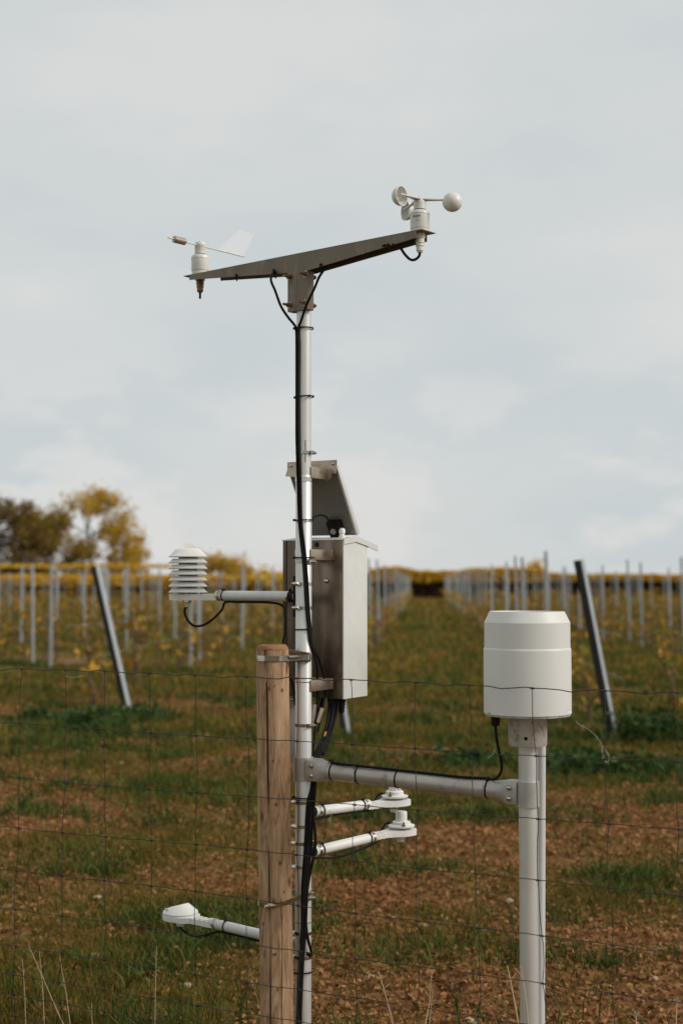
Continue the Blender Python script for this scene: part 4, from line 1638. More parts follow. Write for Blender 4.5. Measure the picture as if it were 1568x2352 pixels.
# two white instruments on short arms, right and behind
def right_sensor(start_px, start_py, head_px, head_py, label, glass, rot):
    p0 = W(start_px, start_py, 4.565)
    th = math.radians(42)
    k = (head_px - 784) / F
    Lh = (k * p0.y - p0.x) / (math.cos(th) - k * math.sin(th))
    hd = Vector((p0.x + Lh * math.cos(th), p0.y + Lh * math.sin(th), 0))
    hd.z = W(head_px, head_py, hd.y).z
    t = thing('radiation_sensor', label, 'weather sensor', hd)
    d = (hd - p0).normalized()
    e = p0 + d * (Lh - .115)
    arm_tube(t, p0, e, .0158, mt=M_WHITE)
    bm = B()
    cyl(bm, p0 - d * .045, p0 + d * .001, .0142, seg=18)
    obj('arm_foot', bm, M_BLACK, t)
    arm_band(t, p0, e, .012, .0158, M_STEEL2, .010)
    arm_band(t, p0, e, Lh - .135, .0158, M_BRKT, .010)
    M = frame(hd, Vector((0, 0, 1)), -Vector((d.x, d.y, 0)))
    bm = B()
    prism(bm, [(-.048, -.025), (-.040, -.040), (-.02, -.046), (.015, -.044), (.05, -.024), (.08, -.016), (.128, -.015), (.128, .015), (.08, .016), (.05, .024), (.015, .044), (-.02, .046), (-.040, .040), (-.048, .025)], M @ T(0, 0, -.013), .019)
    pl_ = obj('mount_plate', bm, M_WHITE, t)
    bm = B()
    for q in range(2):
        box(bm, M, .085 + .02 * q, .097 + .02 * q, -.0162, .0162, -.015, .0075, .002)
    obj('ribs', bm, M_OLDW, pl_)
    bm = B()
    lathe(bm, [(.016, -.013), (.016, -.026), (.012, -.028), (.012, -.036)], M @ T(0, 0, 0), 16)
    obj('stub', bm, M_OLDW, t)
    bm = B()
    lathe(bm, [(.043, .013), (.0445, .015), (.0445, .019), (.036, .022)], M @ T(-.004, 0, 0), 36)
    obj('disc', bm, M_WHITE, t)
    for q in range(3):
        a = 2 * PI * q / 3 + rot
        bm = B()
        cc = M @ Vector((-.004 + .038 * math.cos(a), .038 * math.sin(a), .006))
        cyl(bm, cc, cc + Vector((0, 0, .028)), .003, seg=8)
        lathe(bm, [(.006, .013), (.006, .019)], T(cc.x, cc.y, cc.z), 6)
        obj('levelling_screw', bm, M_RUST, t)
    bm = B()
    if glass:
        lathe(bm, [(.030, .022), (.030, .032), (.026, .035), (.013, .036)], M @ T(-.004, 0, 0), 30)
        for q in range(6):
            a = 2 * PI * q / 6
            box(bm, M @ T(-.004 + .016 * math.cos(a), .016 * math.sin(a), 0) @ Matrix.Rotation(a, 4, 'Z'), -.004, .004, -.004, .004, .035, .058, .001)
    else:
        lathe(bm, [(.030, .022), (.030, .030), (.026, .031), (.0195, .032), (.0195, .048), (.0185, .0485), (.0195, .049), (.0195, .060), (.0178, .064), (.010, .0645)], M @ T(-.004, 0, 0), 30)
    obj('instrument_body', bm, M_WHITE, t)
    return t, p0, d, e, hd, M


r1 = right_sensor(722, 1864, 903, 1840, 'upper white radiation sensor with finned top on the short arm right of the mast', True, .4)
r2 = right_sensor(722, 1955, 918, 1908, 'lower white radiation sensor with plain cylinder top on the short arm right of the mast', False, 1.0)
for (t, p0, d, e, hd, M), lab, r_end in ((r1, 'black cable tied beneath the upper radiation sensor arm', -.03), (r2, 'black cable sagging beneath the lower radiation sensor arm', -.03)):
    Ln = (e - p0).length
    bm = B()
    sag = .019 if 'upper' in lab else .034
    pts = [M @ Vector((.012, -.030, .022)), M @ Vector((.03, -.040, .021)), M @ Vector((.055, -.040, -.004)), M @ Vector((.09, -.026, -.018)), e + Vector((0, 0, -.020)), p0 + d * Ln * .6 + Vector((0, 0, -sag)),
           p0 + d * Ln * .3 + Vector((0, 0, -sag * 1.05)), p0 + d * .02 + Vector((0, -.01, -.022)), p0 + Vector((-.01, -.02, -.015)), p0 + Vector((-.022, -.02, .03))]
    tube(bm, spline(pts, 6), .0034, 8)
    c = obj('sensor_cable', bm, M_BLACK, None, loc=p0)
    props(c, lab, 'cable')
    zip_tie(c, e - d * .03, d, .0172, (.003, -.004, .01))
    zip_tie(c, p0 + d * .03, d, .0172, (-.012, 0, .008))

# ------------------------------------------------------------------ rain gauge, its post and its arm
GX, GY = W(1210, 1500, 4.17).x, 4.17
gzv = lambda py: W(1210, py, GY).z
post_t = thing('gauge_post', 'round galvanised pipe post carrying the rain gauge', 'post', (GX, GY, 0))
bm = B()
lathe(bm, [(.0275, -.3), (.0275, gzv(1700))], T(GX, GY, 0), 36)
obj('pipe', bm, M_MAST, post_t)
bm = B()
q = W(1243, 1720, 4.30)
q2 = W(1236, 2300, 4.30)
cyl(bm, (q2.x, 4.30, -.2), (q.x, 4.30, q.z + .1), .0135, seg=20)
props(obj('support_stake', bm, M_ALU, None, loc=(q2.x, 4.30, 0)), 'thin pale metal stake close behind the rain gauge post', 'stake')

rg = thing('rain_gauge', 'large light grey drum of a rain gauge with sloping rim on the round post', 'rain gauge', (GX, GY, gzv(1712)))
zt_, z1, z2, z3 = gzv(1404), gzv(1429.5), gzv(1490), gzv(1637)
R1, R2 = .1245, .1268
bm = B()
lathe(bm, [(R2, z3), (R2 + .0003, z2 - .003), (R2, z2 + .0005), (R1, z2 + .004), (R1, z1)], T(GX, GY, 0), 72)
obj('cover', bm, M_GAUGE, rg)
bm = B()
lathe(bm, [(R1, z1 + .0002), (.1085, zt_), (.1068, zt_), (.1062, zt_ - .01), (.104, zt_ - .08), (.02, zt_ - .16)], T(GX, GY, 0), 72, cap0=False)
obj('collector_rim', bm, M_GAUGE, rg)
bm = B()
lathe(bm, [(R2 - .006, z3 - .006), (R2 - .003, z3 - .006), (R2 - .003, z3 - .0005)], T(GX, GY, 0), 64)
obj('base_plate', bm, M_CEM, rg)
bm = B()
lathe(bm, [(.0535, gzv(1712)), (.0555, gzv(1709)), (.0570, z3 - .0065)], T(GX, GY, 0), 44)
cl = obj('collar', bm, M_CEM, rg)
bm = B()
a = math.radians(-90 - 13)
cyl(bm, (GX + .052 * math.cos(a), GY + .052 * math.sin(a), gzv(1692)), (GX + .0562 * math.cos(a), GY + .0562 * math.sin(a), gzv(1692)), .0055, seg=14)
obj('screw_hole', bm, M_BLACK, cl)
for px, py in ((1118, 1633), (1289, 1632)):
    bm = B()
    aa = math.atan2(-1, (px - 1210) / 99 * 1.6)
    s = max(-.98, min(.98, (px - 1210) / 100.0))
    nx = Vector((s, -math.sqrt(1 - s * s), 0))
    bolt(bm, Vector((GX, GY, gzv(py) + (.0 if px < 1200 else -.012))) + nx * (R2 - .001 if px < 1200 else R2 - .012), nx, .0035, .004)
    obj('screw', bm, M_STEEL2, rg)
bm = B()
gq = W(1137, 1640, GY - .045)
lathe(bm, [(.0125, 0), (.0125, -.022), (.0105, -.028), (.007, -.029)], T(gq.x, gq.y, z3 - .005), 16)
obj('cable_gland', bm, M_BLACK, rg)
# sticker with three lines of small print
bm = B()
def curved_patch(bm, a0, a1, zA, zB, r, n=8):
    A = [(bm.verts.new((GX + r * math.cos(a0 + (a1 - a0) * i / n), GY + r * math.sin(a0 + (a1 - a0) * i / n), zA)), bm.verts.new((GX + r * math.cos(a0 + (a1 - a0) * i / n), GY + r * math.sin(a0 + (a1 - a0) * i / n), zB))) for i in range(n + 1)]
    for p_, q_ in zip(A[:-1], A[1:]): bm.faces.new((p_[0], q_[0], q_[1], p_[1]))
sa = lambda px: -PI / 2 + math.asin((px - 1210) / 99.5)
curved_patch(bm, sa(1291), sa(1304), gzv(1635), gzv(1622), R2 + .0006)
st = obj('sticker', bm, M_LABEL, rg)
bent_text('PRECIP SENSOR', .0036, (GX, GY), R2 + .0006, gzv(1625.5), sa(1297.5), M_INK, st, 'sticker_print')
bent_text('TYPE   No.', .0036, (GX, GY), R2 + .0006, gzv(1629.5), sa(1297.5), M_INK, st, 'sticker_print')
bent_text('SN', .0036, (GX, GY), R2 + .0006, gzv(1633.5), sa(1296), M_INK, st, 'sticker_print')

# arm between the mast and the gauge post
ap0 = Vector((PX, PY, W(697, 1765, PY).z))
ap1 = Vector((GX, GY, W(1210, 1823, GY).z))
dA = (ap1 - ap0).normalized()
LA = (ap1 - ap0).length
dH = Vector((dA.x, dA.y, 0)).normalized()
side = Vector((dH.y, -dH.x, 0))                      # towards the camera
ga = thing('connecting_pipe', 'thick weathered tubular arm joining the mast to the rain gauge post', 'pipe', ap0)
bm = B()
cyl(bm, ap0 + dA * .075, ap1 - dA * .085, .0268, seg=36)
obj('tube', bm, M_ARM, ga)


def fitting(c, ax, r, name):
    """cast clamp: sleeve round a vertical pipe with a wedge reaching along ax to the tube"""
    bm = B()
    lathe(bm, [(r, -.036), (r + .006, -.036), (r + .006, .036), (r, .036)], T(*c), 32, False, False)
    zz = Vector((0, 0, 1))
    sd_ = Vector((ax.y, -ax.x, 0)).normalized()
    M = Matrix(((ax.x, sd_.x, 0, c.x), (ax.y, sd_.y, 0, c.y), (ax.z, 0, 1, c.z), (0, 0, 0, 1)))
    b2 = B()
    secs = [(r * .9, .030, .036), (.058, .031, .036), (.082, .029, .031), (.093, .0285, .0285)]
    prev = None
    for x_, hw, hh in secs:
        cur = []
        n8 = 24
        for i in range(n8):
            a = 2 * PI * i / n8
            f = (abs(math.cos(a)) ** 6 + abs(math.sin(a)) ** 6) ** (-1 / 6) if x_ < .08 else 1
            cur.append(b2.verts.new(M @ Vector((x_, hw * f * math.cos(a), hh * f * math.sin(a) * (1 if x_ > .08 else .97)))))
        if prev:
            for i in range(n8):
                j = (i + 1) % n8
                b2.faces.new((prev[i], prev[j], cur[j], cur[i]))
        else: b2.faces.new(cur[::-1])
        prev = cur
    b2.faces.new(prev)
    bmesh.ops.recalc_face_normals(b2, faces=b2.faces)
    join(bm, b2)
    o = obj(name, bm, M_CAST, ga)
    for z_ in (-.0155, .0155):
        for s_ in (1, -1):
            bm = B()
            bolt(bm, M @ Vector((.047, .0315 * s_ * (1 if sd_.y < 0 else 1), z_)), M.to_3x3() @ Vector((0, s_, 0)), .0075, .006)
            obj('bolt', bm, M_STEEL2, o)


fitting(ap0, dA, PR + .0004, 'clamp_fitting')
fitting(ap1, -dA, .0279, 'clamp_fitting')
# cable from the gauge down to the arm and along it
bm = B()
up = Vector((0, 0, .0268 + .0045))
k = lambda s: ap0 + dA * s + up * .93 + side * .012
pts = [Vector((gq.x, gq.y, z3 - .03)), W(1139, 1690, GY - .05), W(1145, 1725, GY - .04), W(1151, 1750, GY - .02), W(1149, 1775, GY), ap1 - dA * .105 + up + side * .004, ap1 - dA * .13 + up, k(LA - .2), k(LA * .6), k(LA * .42), k(.2) + side * .004, k(.125), k(.09) + Vector((0, 0, .004)) - side * .02]
tube(bm, spline(pts, 7), .0042, 8)
gc = obj('gauge_cable', bm, M_BLACK, None, loc=ap1)
props(gc, 'black cable dropping from the rain gauge and running along its thick arm', 'cable')
for s_ in (.108, .20, .335, LA - .125):
    zip_tie(gc, ap0 + dA * s_, dA, .0272, (.004, -.004, .012), .0042)

# ------------------------------------------------------------------ wooden fence post and what straps it to the mast
wt, wb_ = W(625, 1484, 4.481), Vector((W(637, 2352, 4.481).x + .0015, 4.481, 0))
WR = .0515
bm = B()
axw = (wt - wb_)
hw = axw.length
Mw = frame(wb_, axw, Vector((1, 0, 0)))
prof = [(WR * 1.02, -.3), (WR * 1.0, hw * .3), (WR * .995, hw * .6), (WR * .985, hw - .012), (WR * .975, hw - .009)]
seg = 56
rings = []
zs = [-.3] + list(np.linspace(0, hw - .011, 40))
for z in zs:
    ringv = []
    for i in range(seg):
        a = 2 * PI * i / seg
        r = WR * (1.015 - .03 * z / hw) + .0008 * math.sin(3 * a + z * 2) + .0007 * math.sin(7 * a + z * 5)
        # drying crack facing the camera, slightly left
        da = (a - math.radians(-113 + 6 * math.sin(z * 2.3) + 1.5 * math.sin(z * 17)) + PI) % (2 * PI) - PI
        if abs(da) < .06: r -= .009 * (1 - abs(da) / .06) ** .5
        ringv.append(bm.verts.new(Mw @ Vector((r * math.cos(a), r * math.sin(a), z))))
    rings.append(ringv)
for A_, B_ in zip(rings[:-1], rings[1:]):
    for i in range(seg):
        j = (i + 1) % seg
        bm.faces.new((A_[i], A_[j], B_[j], B_[i]))
wp = thing('wooden_fence_post', 'round brown wooden fence post with a long crack in front of the mast', 'fence post', wb_)
wood = obj('post_body', bm, M_WOOD, wp)
bm = B()
lathe(bm, [(WR * .985, hw - .011), (WR * .975, hw - .006), (WR * .84, hw + .004), (WR * .5, hw + .005), (.002, hw + .0045)], Mw, 48)
for vv in bm.verts:
    vv.co += Vector((random.uniform(-1, 1), random.uniform(-1, 1), random.uniform(-1, 1))) * .0011
obj('end_grain', bm, M_WOODTOP, wp)
bm = B()
for (aa, z0_, z1_, ww) in ((-113, .05, hw - .008, .0016), (-72, .1, .62, .001)):
    pts = []
    for i in range(30):
        z = z0_ + (z1_ - z0_) * i / 29
        a = math.radians(aa + 6 * math.sin(z * 2.3) + 1.5 * math.sin(z * 17))
        r = WR * (1.015 - .03 * z / hw) - (.004 if aa == -113 else -.0001)
        pts.append(Mw @ Vector((r * math.cos(a), r * math.sin(a), z)))
    tube(bm, pts, ww, 4)
obj('crack', bm, M_CRACK, wp)
M_KNOT = mat('wood_knot', (.11, .045, .02), .8, 0, var=(.2, .1, .05), scale=120)
for px_, py_, r_ in ((627, 1748, .0042), (634, 1848, .0045), (643, 1983, .0048), (604, 2124, .004), (632, 2192, .0042), (638, 2273, .0038), (617, 1582, .0055), (648, 1586, .005), (608, 1760, .003), (652, 2050, .003)):
    q_ = W(px_, py_, 4.43)
    xx_ = q_.x - (wb_.x + (wt.x - wb_.x) * q_.z / hw)
    rad_ = WR * (1.015 - .03 * q_.z / hw)
    nv_ = Vector((xx_, -math.sqrt(max(1e-6, rad_ ** 2 - xx_ ** 2)), 0)).normalized()
    bm = B()
    Mk_ = frame(Vector((q_.x - xx_, 4.481, q_.z)) + nv_ * (rad_ - .0012), nv_, Vector((0, 0, 1))) @ Matrix.Diagonal((1.25, .9, 1, 1))
    lathe(bm, [(r_ * 1.1, 0), (r_, .0018), (r_ * .6, .0014), (r_ * .25, .002), (.0002, .0019)], Mk_, 14)
    obj('wood_knot', bm, M_KNOT, wp)
bm = B()
for py, aa in ((1572, -100), (2190, -102)):
    z = W(632, py, 4.42).z
    a = math.radians(aa)
    c_ = Mw @ Vector((WR * math.cos(a), WR * math.sin(a), 0))
    pts = []
    for i in range(9):
        t_ = PI * i / 8
        pts.append(Vector((c_.x - .004 + .0035 * math.sin(t_), 4.4265 - .007 * math.sin(t_), z + .008 * math.cos(t_))))
    tube(bm, pts, .0016, 6)
obj('staple', bm, M_STEEL2, wp)


def strap(label, zc, hgt, slope, screws, r_w=WR + .0015, r_p=PR + .002, pad=0.0):
    """steel band round both the wooden post and the mast"""
    tz = (zc) / hw
    cw = wb_ + axw * (zc / axw.z)
    cw = Vector((cw.x, cw.y, zc))
    cp_ = Vector((PX, PY - pad, zc))
    dd = cp_ - cw
    L_ = dd.length
    th = math.atan2(dd.y, dd.x)
    be = math.acos((r_w - r_p) / L_)
    pts = []
    for i in range(25):
        a = th + be + (2 * PI - 2 * be) * i / 24
        pts.append(cw + Vector((math.cos(a), math.sin(a), 0)) * r_w)
    for i in range(13):
        a = th - be + 2 * be * i / 12
        pts.append(cp_ + Vector((math.cos(a), math.sin(a), 0)) * r_p)
    bm = B()
    n = len(pts)
    A = []
    for i, p_ in enumerate(pts):
        nrm = (pts[(i + 1) % n] - pts[i - 1]).normalized().cross(Vector((0, 0, 1)))
        dz = slope * (p_ - cw).dot(dd.normalized())
        A.append([bm.verts.new(p_ + nrm * o_ + Vector((0, 0, z_ + dz))) for o_, z_ in ((0, -hgt / 2), (.0012, -hgt / 2), (.0012, hgt / 2), (0, hgt / 2))])
    for a_, b_ in zip(A, A[1:] + A[:1]):
        for q_ in range(4):
            bm.faces.new((a_[q_], b_[q_], b_[(q_ + 1) % 4], a_[(q_ + 1) % 4]))
    bmesh.ops.recalc_face_normals(bm, faces=bm.faces)
    t = thing('strap_clamp', label, 'clamp', cw)
    obj('band', bm, M_STEEL2, t)
    for px_, dzz in screws:
        Yq = cw.y - r_w if px_ < 665 else (cw.y - r_w) * .45 + (cp_.y - r_p) * .55
        if px_ > 690: Yq = cp_.y - r_p
        p_ = W(px_, 1500, Yq)
        p_.z = zc + dzz + slope * (p_ - cw).dot(dd.normalized())
        bm = B()
        M = frame(p_, Vector((1, .35, .05)), Vector((0, 0, 1)))
        box(bm, M, -.006, .006, -.002, .008, -.010, .010, .0008)
        lathe(bm, [(.0058, -.013), (.0058, .014), (.004, .0145), (.004, .022)], M @ T(0, .005, 0), 10)
        obj('screw_housing', bm, M_STEEL2, t)
    return t


strap('wide polished steel strap binding the top of the wooden post to the mast', W(632, 1513, 4.42).z, .017, 0, ((672, .002),), pad=.022)
strap('sloping steel strap binding the lower wooden post to the mast', W(632, 2078, 4.42).z, .014, .12, ((618, .0), (704, .004), (708, -.012)))
# wedge between strap and mast
bm = B()
zw = W(690, 1500, 4.49).z
c_ = [W(663, 1519, 4.490), W(713, 1519, 4.492), W(713, 1519, 4.52), W(663, 1519, 4.52), W(663, 1492, 4.490), W(714, 1502, 4.492), W(710, 1499, 4.51), W(664, 1491, 4.52)]
hexa(bm, c_)
bmesh.ops.subdivide_edges(bm, edges=bm.edges[:], cuts=4, use_grid_fill=True)
for vv in bm.verts:
    vv.co += Vector((random.uniform(-1, 1), random.uniform(-1, 1), random.uniform(-1, 1))) * .0016
bmesh.ops.recalc_face_normals(bm, faces=bm.faces)
o = obj('wood_wedge', bm, M_WEDGE, None, False, loc=W(688, 1519, 4.505))
props(o, 'rough dark wood wedge jammed between the mast and the wide upper strap', 'wedge')
# small grey box hidden between wooden post and mast
bm = B()
p_ = W(671, 1680, 4.60)
jz0, jz1 = W(671, 1748, 4.6).z, W(671, 1607, 4.6).z
box(bm, T(p_.x, 4.6, 0), -.03, .010, -.012, .03, jz0, jz1, .002)
jb_ = obj('junction_box', bm, M_GREYPL, None, loc=(p_.x, 4.6, jz0))
props(jb_, 'narrow grey steel box squeezed between the wooden post and the mast', 'box')
bm = B()
box(bm, T(p_.x, 4.6, 0), -.032, .012, -.014, .032, jz1, jz1 + .004, .001)
obj('lid', bm, M_STEEL2, jb_)

# ------------------------------------------------------------------ cables on the mast
harn = thing('cable_harness', 'bundle of black cables tied along the mast from crossbar to ground', 'cables', (PX, PY, 0))
yf = PY - PR - .004


def around(px, py, off=.004, front=True):
    """a point on the mast surface under photo column px"""
    Yg = PY - PR * .7
    x_ = W(px, py, Yg).x - PX
    rr_ = PR + off
    x_ = max(-rr_, min(rr_, x_))
    y_ = math.sqrt(max(0, rr_ * rr_ - x_ * x_))
    p_ = W(px, py, PY - y_)
    return Vector((PX + x_, PY - y_, p_.z))


def cable(pts, r=.0042):
    bm = B()
    tube(bm, spline(pts, 6), r, 8)
    return obj('cable', bm, M_BLACK, harn)


bo_ = lambda lx, ly, lz: MB @ Vector((lx, ly, lz))
cable([bo_(-.40, .02, -.012), bo_(-.25, .02, -.022), bo_(-.12, .012, -.030), W(622, 642, 4.52), W(632, 668, 4.50), W(645, 703, 4.495), W(661, 728, 4.495), W(675, 745, 4.505)] +
      [around(a, b) for a, b in ((680, 757), (681, 800), (681, 912), (681, 1000), (682, 1040), (684, 1110), (687, 1195), (692, 1250), (696, 1285), (700, 1340), (704, 1400), (709, 1445), (714, 1480))] +
      [W(726, 1520, 4.55), W(729, 1560, 4.58), W(729, 1596, 4.6), W(727, 1625, 4.6), W(724, 1660, 4.585)])
cable([bo_(.36, -.004, -.03), bo_(.30, .02, -.028), bo_(.15, .02, -.030), W(738, 628, 4.46), W(722, 662, 4.455), W(704, 700, 4.465), W(692, 735, 4.49)] +
      [around(a, b) for a, b in ((685, 757), (686, 800), (685, 912), (686, 1000), (687, 1040), (690, 1110), (692, 1195), (698, 1250), (702, 1285), (706, 1340), (709, 1400), (713, 1445), (716, 1480))] +
      [W(733, 1515, 4.56), W(742, 1548, 4.59), W(747, 1575, 4.61), W(746, 1600, 4.63), W(738, 1640, 4.61), W(730, 1680, 4.59)])
bm = B()
tube(bm, spline([ac + Vector((0, 0, -.058 - AL)), W(962, 588, ac.y - .005), W(953, 596, ac.y), W(942, 596, ac.y + .01), W(930, 585, ac.y + .02), W(918, 569, ac.y + .02), bo_(.385, .0, -.03)], 7), .0042, 8)
props(obj('sensor_cable', bm, M_BLACK, None, loc=ac), 'short black cable loop under the cup anemometer', 'cable')
# the thick bundle from the box bottom down the mast
bm = B()
tube(bm, spline([W(768, 1604, 4.67), W(764, 1640, 4.66), W(752, 1690, 4.62), W(737, 1730, 4.575)], 6), lambda q: .016 - .004 * q, 12)
obj('conduit', bm, M_BLACK, harn)
offs = [(-.010, .0), (.0, -.006), (.009, .0), (.004, .010), (-.004, .008)]
for i, (ox, oy) in enumerate(offs):
    j = lambda: random.uniform(-.0025, .0025)
    sp_ = [(756 + 5 * i, 1612, 4.66), (752 + 4.5 * i, 1650, 4.645), (741 + 3.6 * i, 1695, 4.60), (722 + 3.0 * i, 1737, 4.555), (715 + 2.6 * i, 1790, 4.535), (707 + 3.6 * i, 1840, 4.515), (705 + 3.6 * i, 1870, 4.51), (702 + 4.2 * i, 1940, 4.505)]
    if i < 4:
        sp_ += [(697 + 3.6 * i, 2000, 4.497), (694 + 3.4 * i, 2050, 4.492), (693 + 2.6 * i, 2130, 4.492), (689 + 2.6 * i, 2200, 4.492), (686 + 2.4 * i, 2256, 4.495), (683 + 2.4 * i, 2351, 4.497)]
    else:
        sp_ = sp_[:-1] + [(724, 1940, 4.50), (708, 2030, 4.50), (702, 2100, 4.497), (706, 2150, 4.497), (714, 2185, 4.503), (712, 2195, 4.506), (706, 2190, 4.51)]
    pts = [W(a + 300 * j(), b, c + j()) for a, b, c in sp_]
    if i < 4: pts.append(Vector((pts[-1].x - .004, 4.50, -.05)))
    cable(pts, .0056 if i in (1, 2) else .0048)
cable([W(735, 1600, 4.62), W(728, 1640, 4.60), W(722, 1690, 4.58), W(718, 1740, 4.555)], .004)
for py, r_ in ((755, PR + .006), (912, PR + .008), (1195, PR + .008), (1281, PR + .009), (1445, PR + .005), (1744, PR + .002), (1831, PR + .008), (2230, PR + .010)):
    bm = B()
    c_ = Vector((PX, PY, W(697, py, PY).z))
    ring(bm, T(*c_) @ Matrix.Rotation(random.uniform(-.06, .06), 4, 'Y') @ T(0, 0, -.002), r_ - .0015, .0042, .0013, 28)
    a = math.radians(random.choice((-150, -60, -170)))
    q_ = c_ + Vector((math.cos(a) * r_, math.sin(a) * r_, 0))
    box(bm, frame(q_, (0, 0, 1), (math.cos(a), math.sin(a), 0)), -.003, .004, -.003, .003, -.0035, .0035, .0005)
    obj('cable_tie', bm, M_BLACK, harn)
bm = B()
prism(bm, [(0, 0), (.007, .003), (.012, .024), (.005, .022)], frame(W(742, 1697, 4.60), (0, -1, .1), (1, 0, 0)), .002)
props(obj('cable_tag', bm, M_ORANGE, None, False, loc=W(744, 1690, 4.6)), 'small orange tag among the black cables below the logger box', 'tag')
bm = B()
cyl(bm, W(722, 1618, 4.595), W(718, 1662, 4.59), .0075, seg=14)
cyl(bm, W(740, 1627, 4.60), W(729, 1660, 4.59), .0085, seg=14)
props(obj('cable_connector', bm, M_BRKT, None, loc=W(728, 1640, 4.59)), 'pair of brownish cable connectors beside the mast below the logger box', 'connector')

# ------------------------------------------------------------------ wire fence
fl, fr = W(0, 1536, 4.945), W(1568, 1589, 3.795)
fd = Vector((fr.x - fl.x, fr.y - fl.y, 0))
FL = fd.length
fd.normalize()
fn = Vector((fd.y, -fd.x, 0))


def fence_at(px):
    """distance along the fence under photo column px"""
    a = (px - 784) / F
    s = (a * fl.y - fl.x) / (fd.x - a * fd.y)
    return s


topz = lambda s: fl.z + (fr.z - fl.z) * s / FL
OFFS = [0, .1886, .368, .536, .684, .816, .936, 1.035, 1.105, 1.172, 1.222]
stays = [(-260, -262), (-152, -154), (-50, -56), (54, 46), (154, 150), (243, 250), (345, 354), (450, 456), (567, 574), (682, 688), (806, 820), (953, 958), (1075, 1098), (1219, 1246), (1383, 1402), (1550, 1562), (1728, 1740), (1915, 1930)]
fence = thing('wire_fence', 'rusty square mesh stock fence wire running across the whole foreground', 'wire fence', (fl.x, fl.y, 0))
S0, S1 = fence_at(-260), fence_at(1915)


def fp(s, z, out=0.0):
    q_ = Vector((fl.x, fl.y, 0)) + fd * s + fn * out
    return Vector((q_.x, q_.y, z))


sag = lambda s, k: .003 * math.sin(s * 2.1 + k * 1.7) + .002 * math.sin(s * 5.3 + k)
spos = []
for t_, b_ in stays:
    spos.append((fence_at(t_), fence_at(b_)))
for k, of in enumerate(OFFS):
    bm = B()
    pts = []
    xs = sorted(set(list(np.arange(S0, S1, .035))))
    kr = random.Random(k)
    for s in xs:
        z = topz(s) - of + sag(s, k)
        # tension crimps between the stays
        ph = 0
        for (a_, b2_), (c2_, d2_) in zip(spos[:-1], spos[1:]):
            if a_ <= s < c2_:
                f_ = (s - a_) / (c2_ - a_)
                ph = (-.006 if k == 0 else -.0022) * math.exp(-((f_ - .55) / .14) ** 2) + (.0022 if k == 0 else .001) * math.exp(-((f_ - .85) / .1) ** 2)
        pts.append(fp(s, z + ph + kr.uniform(-.0005, .0005)))
    tube(bm, pts, 0.0015 if k == 0 else .0013, 6)
    obj('line_wire', bm, M_WIRE, fence)
bm = B()
pts = []
for i in range(22):
    a = 2 * PI * i / 7
    pts.append(Vector((-.0065 + .013 * i / 21, .0027 * math.cos(a), .0027 * math.sin(a))))
ang = math.atan2(fd.y, fd.x)
tube(bm, [Matrix.Rotation(ang, 4, 'Z') @ p_ for p_ in pts], .0011, 5)
knot_me = bpy.data.meshes.new('knot')
fin(knot_me, bm)
knot_me.materials.append(M_WIRE)
for i, (sa_, sb_) in enumerate(spos):
    bm = B()
    kr = random.Random(100 + i)
    pts = []
    nodes = []
    for k, of in enumerate(OFFS):
        f_ = min(1, of / 1.0)
        s = sa_ + (sb_ - sa_) * f_ + kr.uniform(-.006, .006) * (1 if k else 0)
        nodes.append((s, topz(s) - of + sag(s, k)))
    for (s0_, z0_), (s1_, z1_) in zip(nodes[:-1], nodes[1:]):
        bow = kr.uniform(-.006, .006)
        for q in range(6):
            f_ = q / 6
            pts.append(fp(s0_ + (s1_ - s0_) * f_ + bow * math.sin(f_ * PI) + (.003 * math.exp(-((f_ - .1) / .08) ** 2)), z0_ + (z1_ - z0_) * f_, .0018))
    pts.append(fp(*nodes[-1], .0018))
    tube(bm, pts, .0012, 5)
    obj('stay_wire', bm, M_WIRE, fence)
    for s, z in nodes:
        o = bpy.data.objects.new('knot', knot_me)
        COL.objects.link(o)
        o.parent = fence
        o.location = fp(s, z, .001) - Vector(fence.location)

# ------------------------------------------------------------------ dry stalks and wisps at the fence
stalks = [((66, 2170), (160, 2380), 'dry straw stalk leaning left at the far left of the fence, longest there'),
          ((52, 2202), (61, 2380), 'upright dry straw stalk nearest the left edge'),
          ((91, 2186), (104, 2380), 'short upright dry stalk second from the left edge'),
          ((137, 2198), (166, 2380), 'reddish dry stalk right of the long leaning stalk at far left'),
          ((360, 2172), (356, 2380), 'straight dry stalk below the low disc sensor'),
          ((569, 2205), (612, 2375), 'dry stalk leaning against the left side of the wooden post'),
          ((211, 2304), (214, 2390), 'short dry stalk in the tall grass at bottom left'),
          ((869, 2231), (906, 2380), 'dry stalk leaning left, first right of the mast at the bottom'),
          ((990, 2239), (974, 2380), 'pair of thin straw stalks leaning right midway between mast and gauge post'),
          ((1164, 2217), (1191, 2380), 'dry stalk with a bent tip just left of the gauge post'),
          ((1195, 2218), (1213, 2380), 'dry stalk standing in front of the gauge post')]
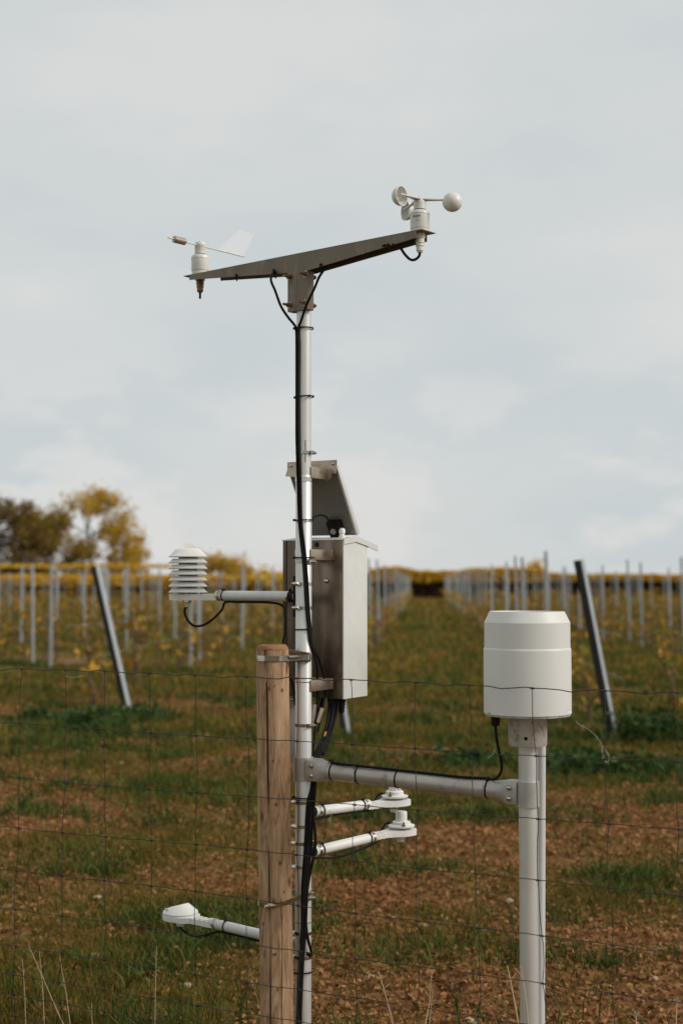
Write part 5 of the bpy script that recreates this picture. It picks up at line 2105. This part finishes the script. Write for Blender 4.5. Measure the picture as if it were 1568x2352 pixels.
for i, (a, b, lab) in enumerate(stalks):
    s = fence_at((a[0] + b[0]) / 2)
    Y = (fl.y + fd.y * s) + .03 + (i % 3) * .025
    p1_, p0_ = W(a[0], a[1], Y), W(b[0], b[1], Y)
    d = (p1_ - p0_)
    base = p0_ - d * (p0_.z / d.z) if d.z > 0 else p0_
    base.x = p0_.x + (p0_.x - p1_.x) * .5
    base.z = -.01
    mid = p0_.lerp(p1_, .55) + Vector((random.uniform(-.004, .004), 0, 0))
    pts = spline([base, p0_, mid, p1_], 5)
    bm = B()
    tube(bm, pts, lambda q: .0029 * (1 - .55 * q), 6)
    e_ = p1_
    for k_ in range(3):
        st_ = p0_.lerp(p1_, random.uniform(.55, .95))
        tube(bm, [st_, st_ + Vector((random.uniform(-.02, .02), 0, .018))], .0009, 4)
    if 'pair' in lab:
        tube(bm, [base + Vector((.01, 0, 0)), p0_ + Vector((.012, 0, 0)), p1_ + Vector((.004, 0, -.04))], .0013, 5)
    props(obj('dry_stalk', bm, M_STRAW, None, loc=base), lab, 'dry stalk', 'dry stalks at the foot of the wire fence')


def wisp(label, pts, Y, n, sc, r=.00045):
    bm = B()
    P_ = spline([W(a, b, Y) for a, b in pts], 8)
    tube(bm, [p_ + Vector((random.uniform(-1, 1), random.uniform(-1, 1), random.uniform(-1, 1))) * .0008 for p_ in P_], r * 1.3, 4)
    for _ in range(n):
        q_ = random.choice(P_)
        d_ = Vector(rand_dirs(1)[0])
        tube(bm, spline([q_, q_ + d_ * sc * .5 + Vector((0, 0, random.uniform(-.3, .3) * sc)), q_ + d_ * sc], 3), r * .7, 3)
    props(obj('grass_wisp', bm, M_WISP, None, loc=P_[0]), label, 'wisp', 'pale wisps of dry grass and cobweb caught on the fence')


wisp('curling pale wisp caught on the fence right of the rain gauge', [(1323, 1660), (1330, 1664), (1345, 1672), (1365, 1688), (1380, 1710), (1384, 1735), (1393, 1752), (1398, 1735), (1388, 1722)], 3.97, 80, .008, .0005)
wisp('pale cobweb tuft hanging under the right side of the rain gauge', [(1258, 1660), (1266, 1658), (1274, 1650), (1280, 1646)], 4.16, 70, .015, .0006)
wisp('short pale wisp on the fence wire left of the gauge cable', [(1118, 1740), (1128, 1735), (1136, 1722)], 4.02, 10, .005)
wisp('long pale wisp hanging from the upper radiation sensor arm', [(757, 1862), (760, 1880), (756, 1900), (750, 1915), (747, 1935)], 4.35, 30, .006)
wisp('pale wisp on the left end of the top fence wire', [(150, 1552), (165, 1556), (180, 1555), (190, 1553)], 4.83, 30, .006)
wisp('pale wisp at the right of the fence, low near the edge', [(1490, 2192), (1500, 2186), (1512, 2178), (1528, 2182)], 3.88, 14, .006)

# white seed heads, bottom right
for (px, py), lab in (((1553, 2300), 'white fluffy seed head on a tall stem at the bottom right corner'), ((1460, 2330), 'smaller white seed head left of the corner one at bottom right')):
    Y = 4.05
    p_ = W(px, py, Y)
    t = thing('seed_head', lab, 'plant', (p_.x, Y, 0))
    bm = B()
    tube(bm, spline([(p_.x + .01, Y, -.01), (p_.x - .005, Y, p_.z * .5), (p_.x, Y, p_.z)], 5), .0016, 5)
    obj('stem', bm, M_STRAW, t)
    bm = B()
    for _ in range(40):
        d_ = Vector(rand_dirs(1)[0])
        d_.z = abs(d_.z) * 1.2 - .2
        tube(bm, [p_, p_ + d_ * .011], .0006, 3)
    obj('fluff', bm, M_WISP, t)
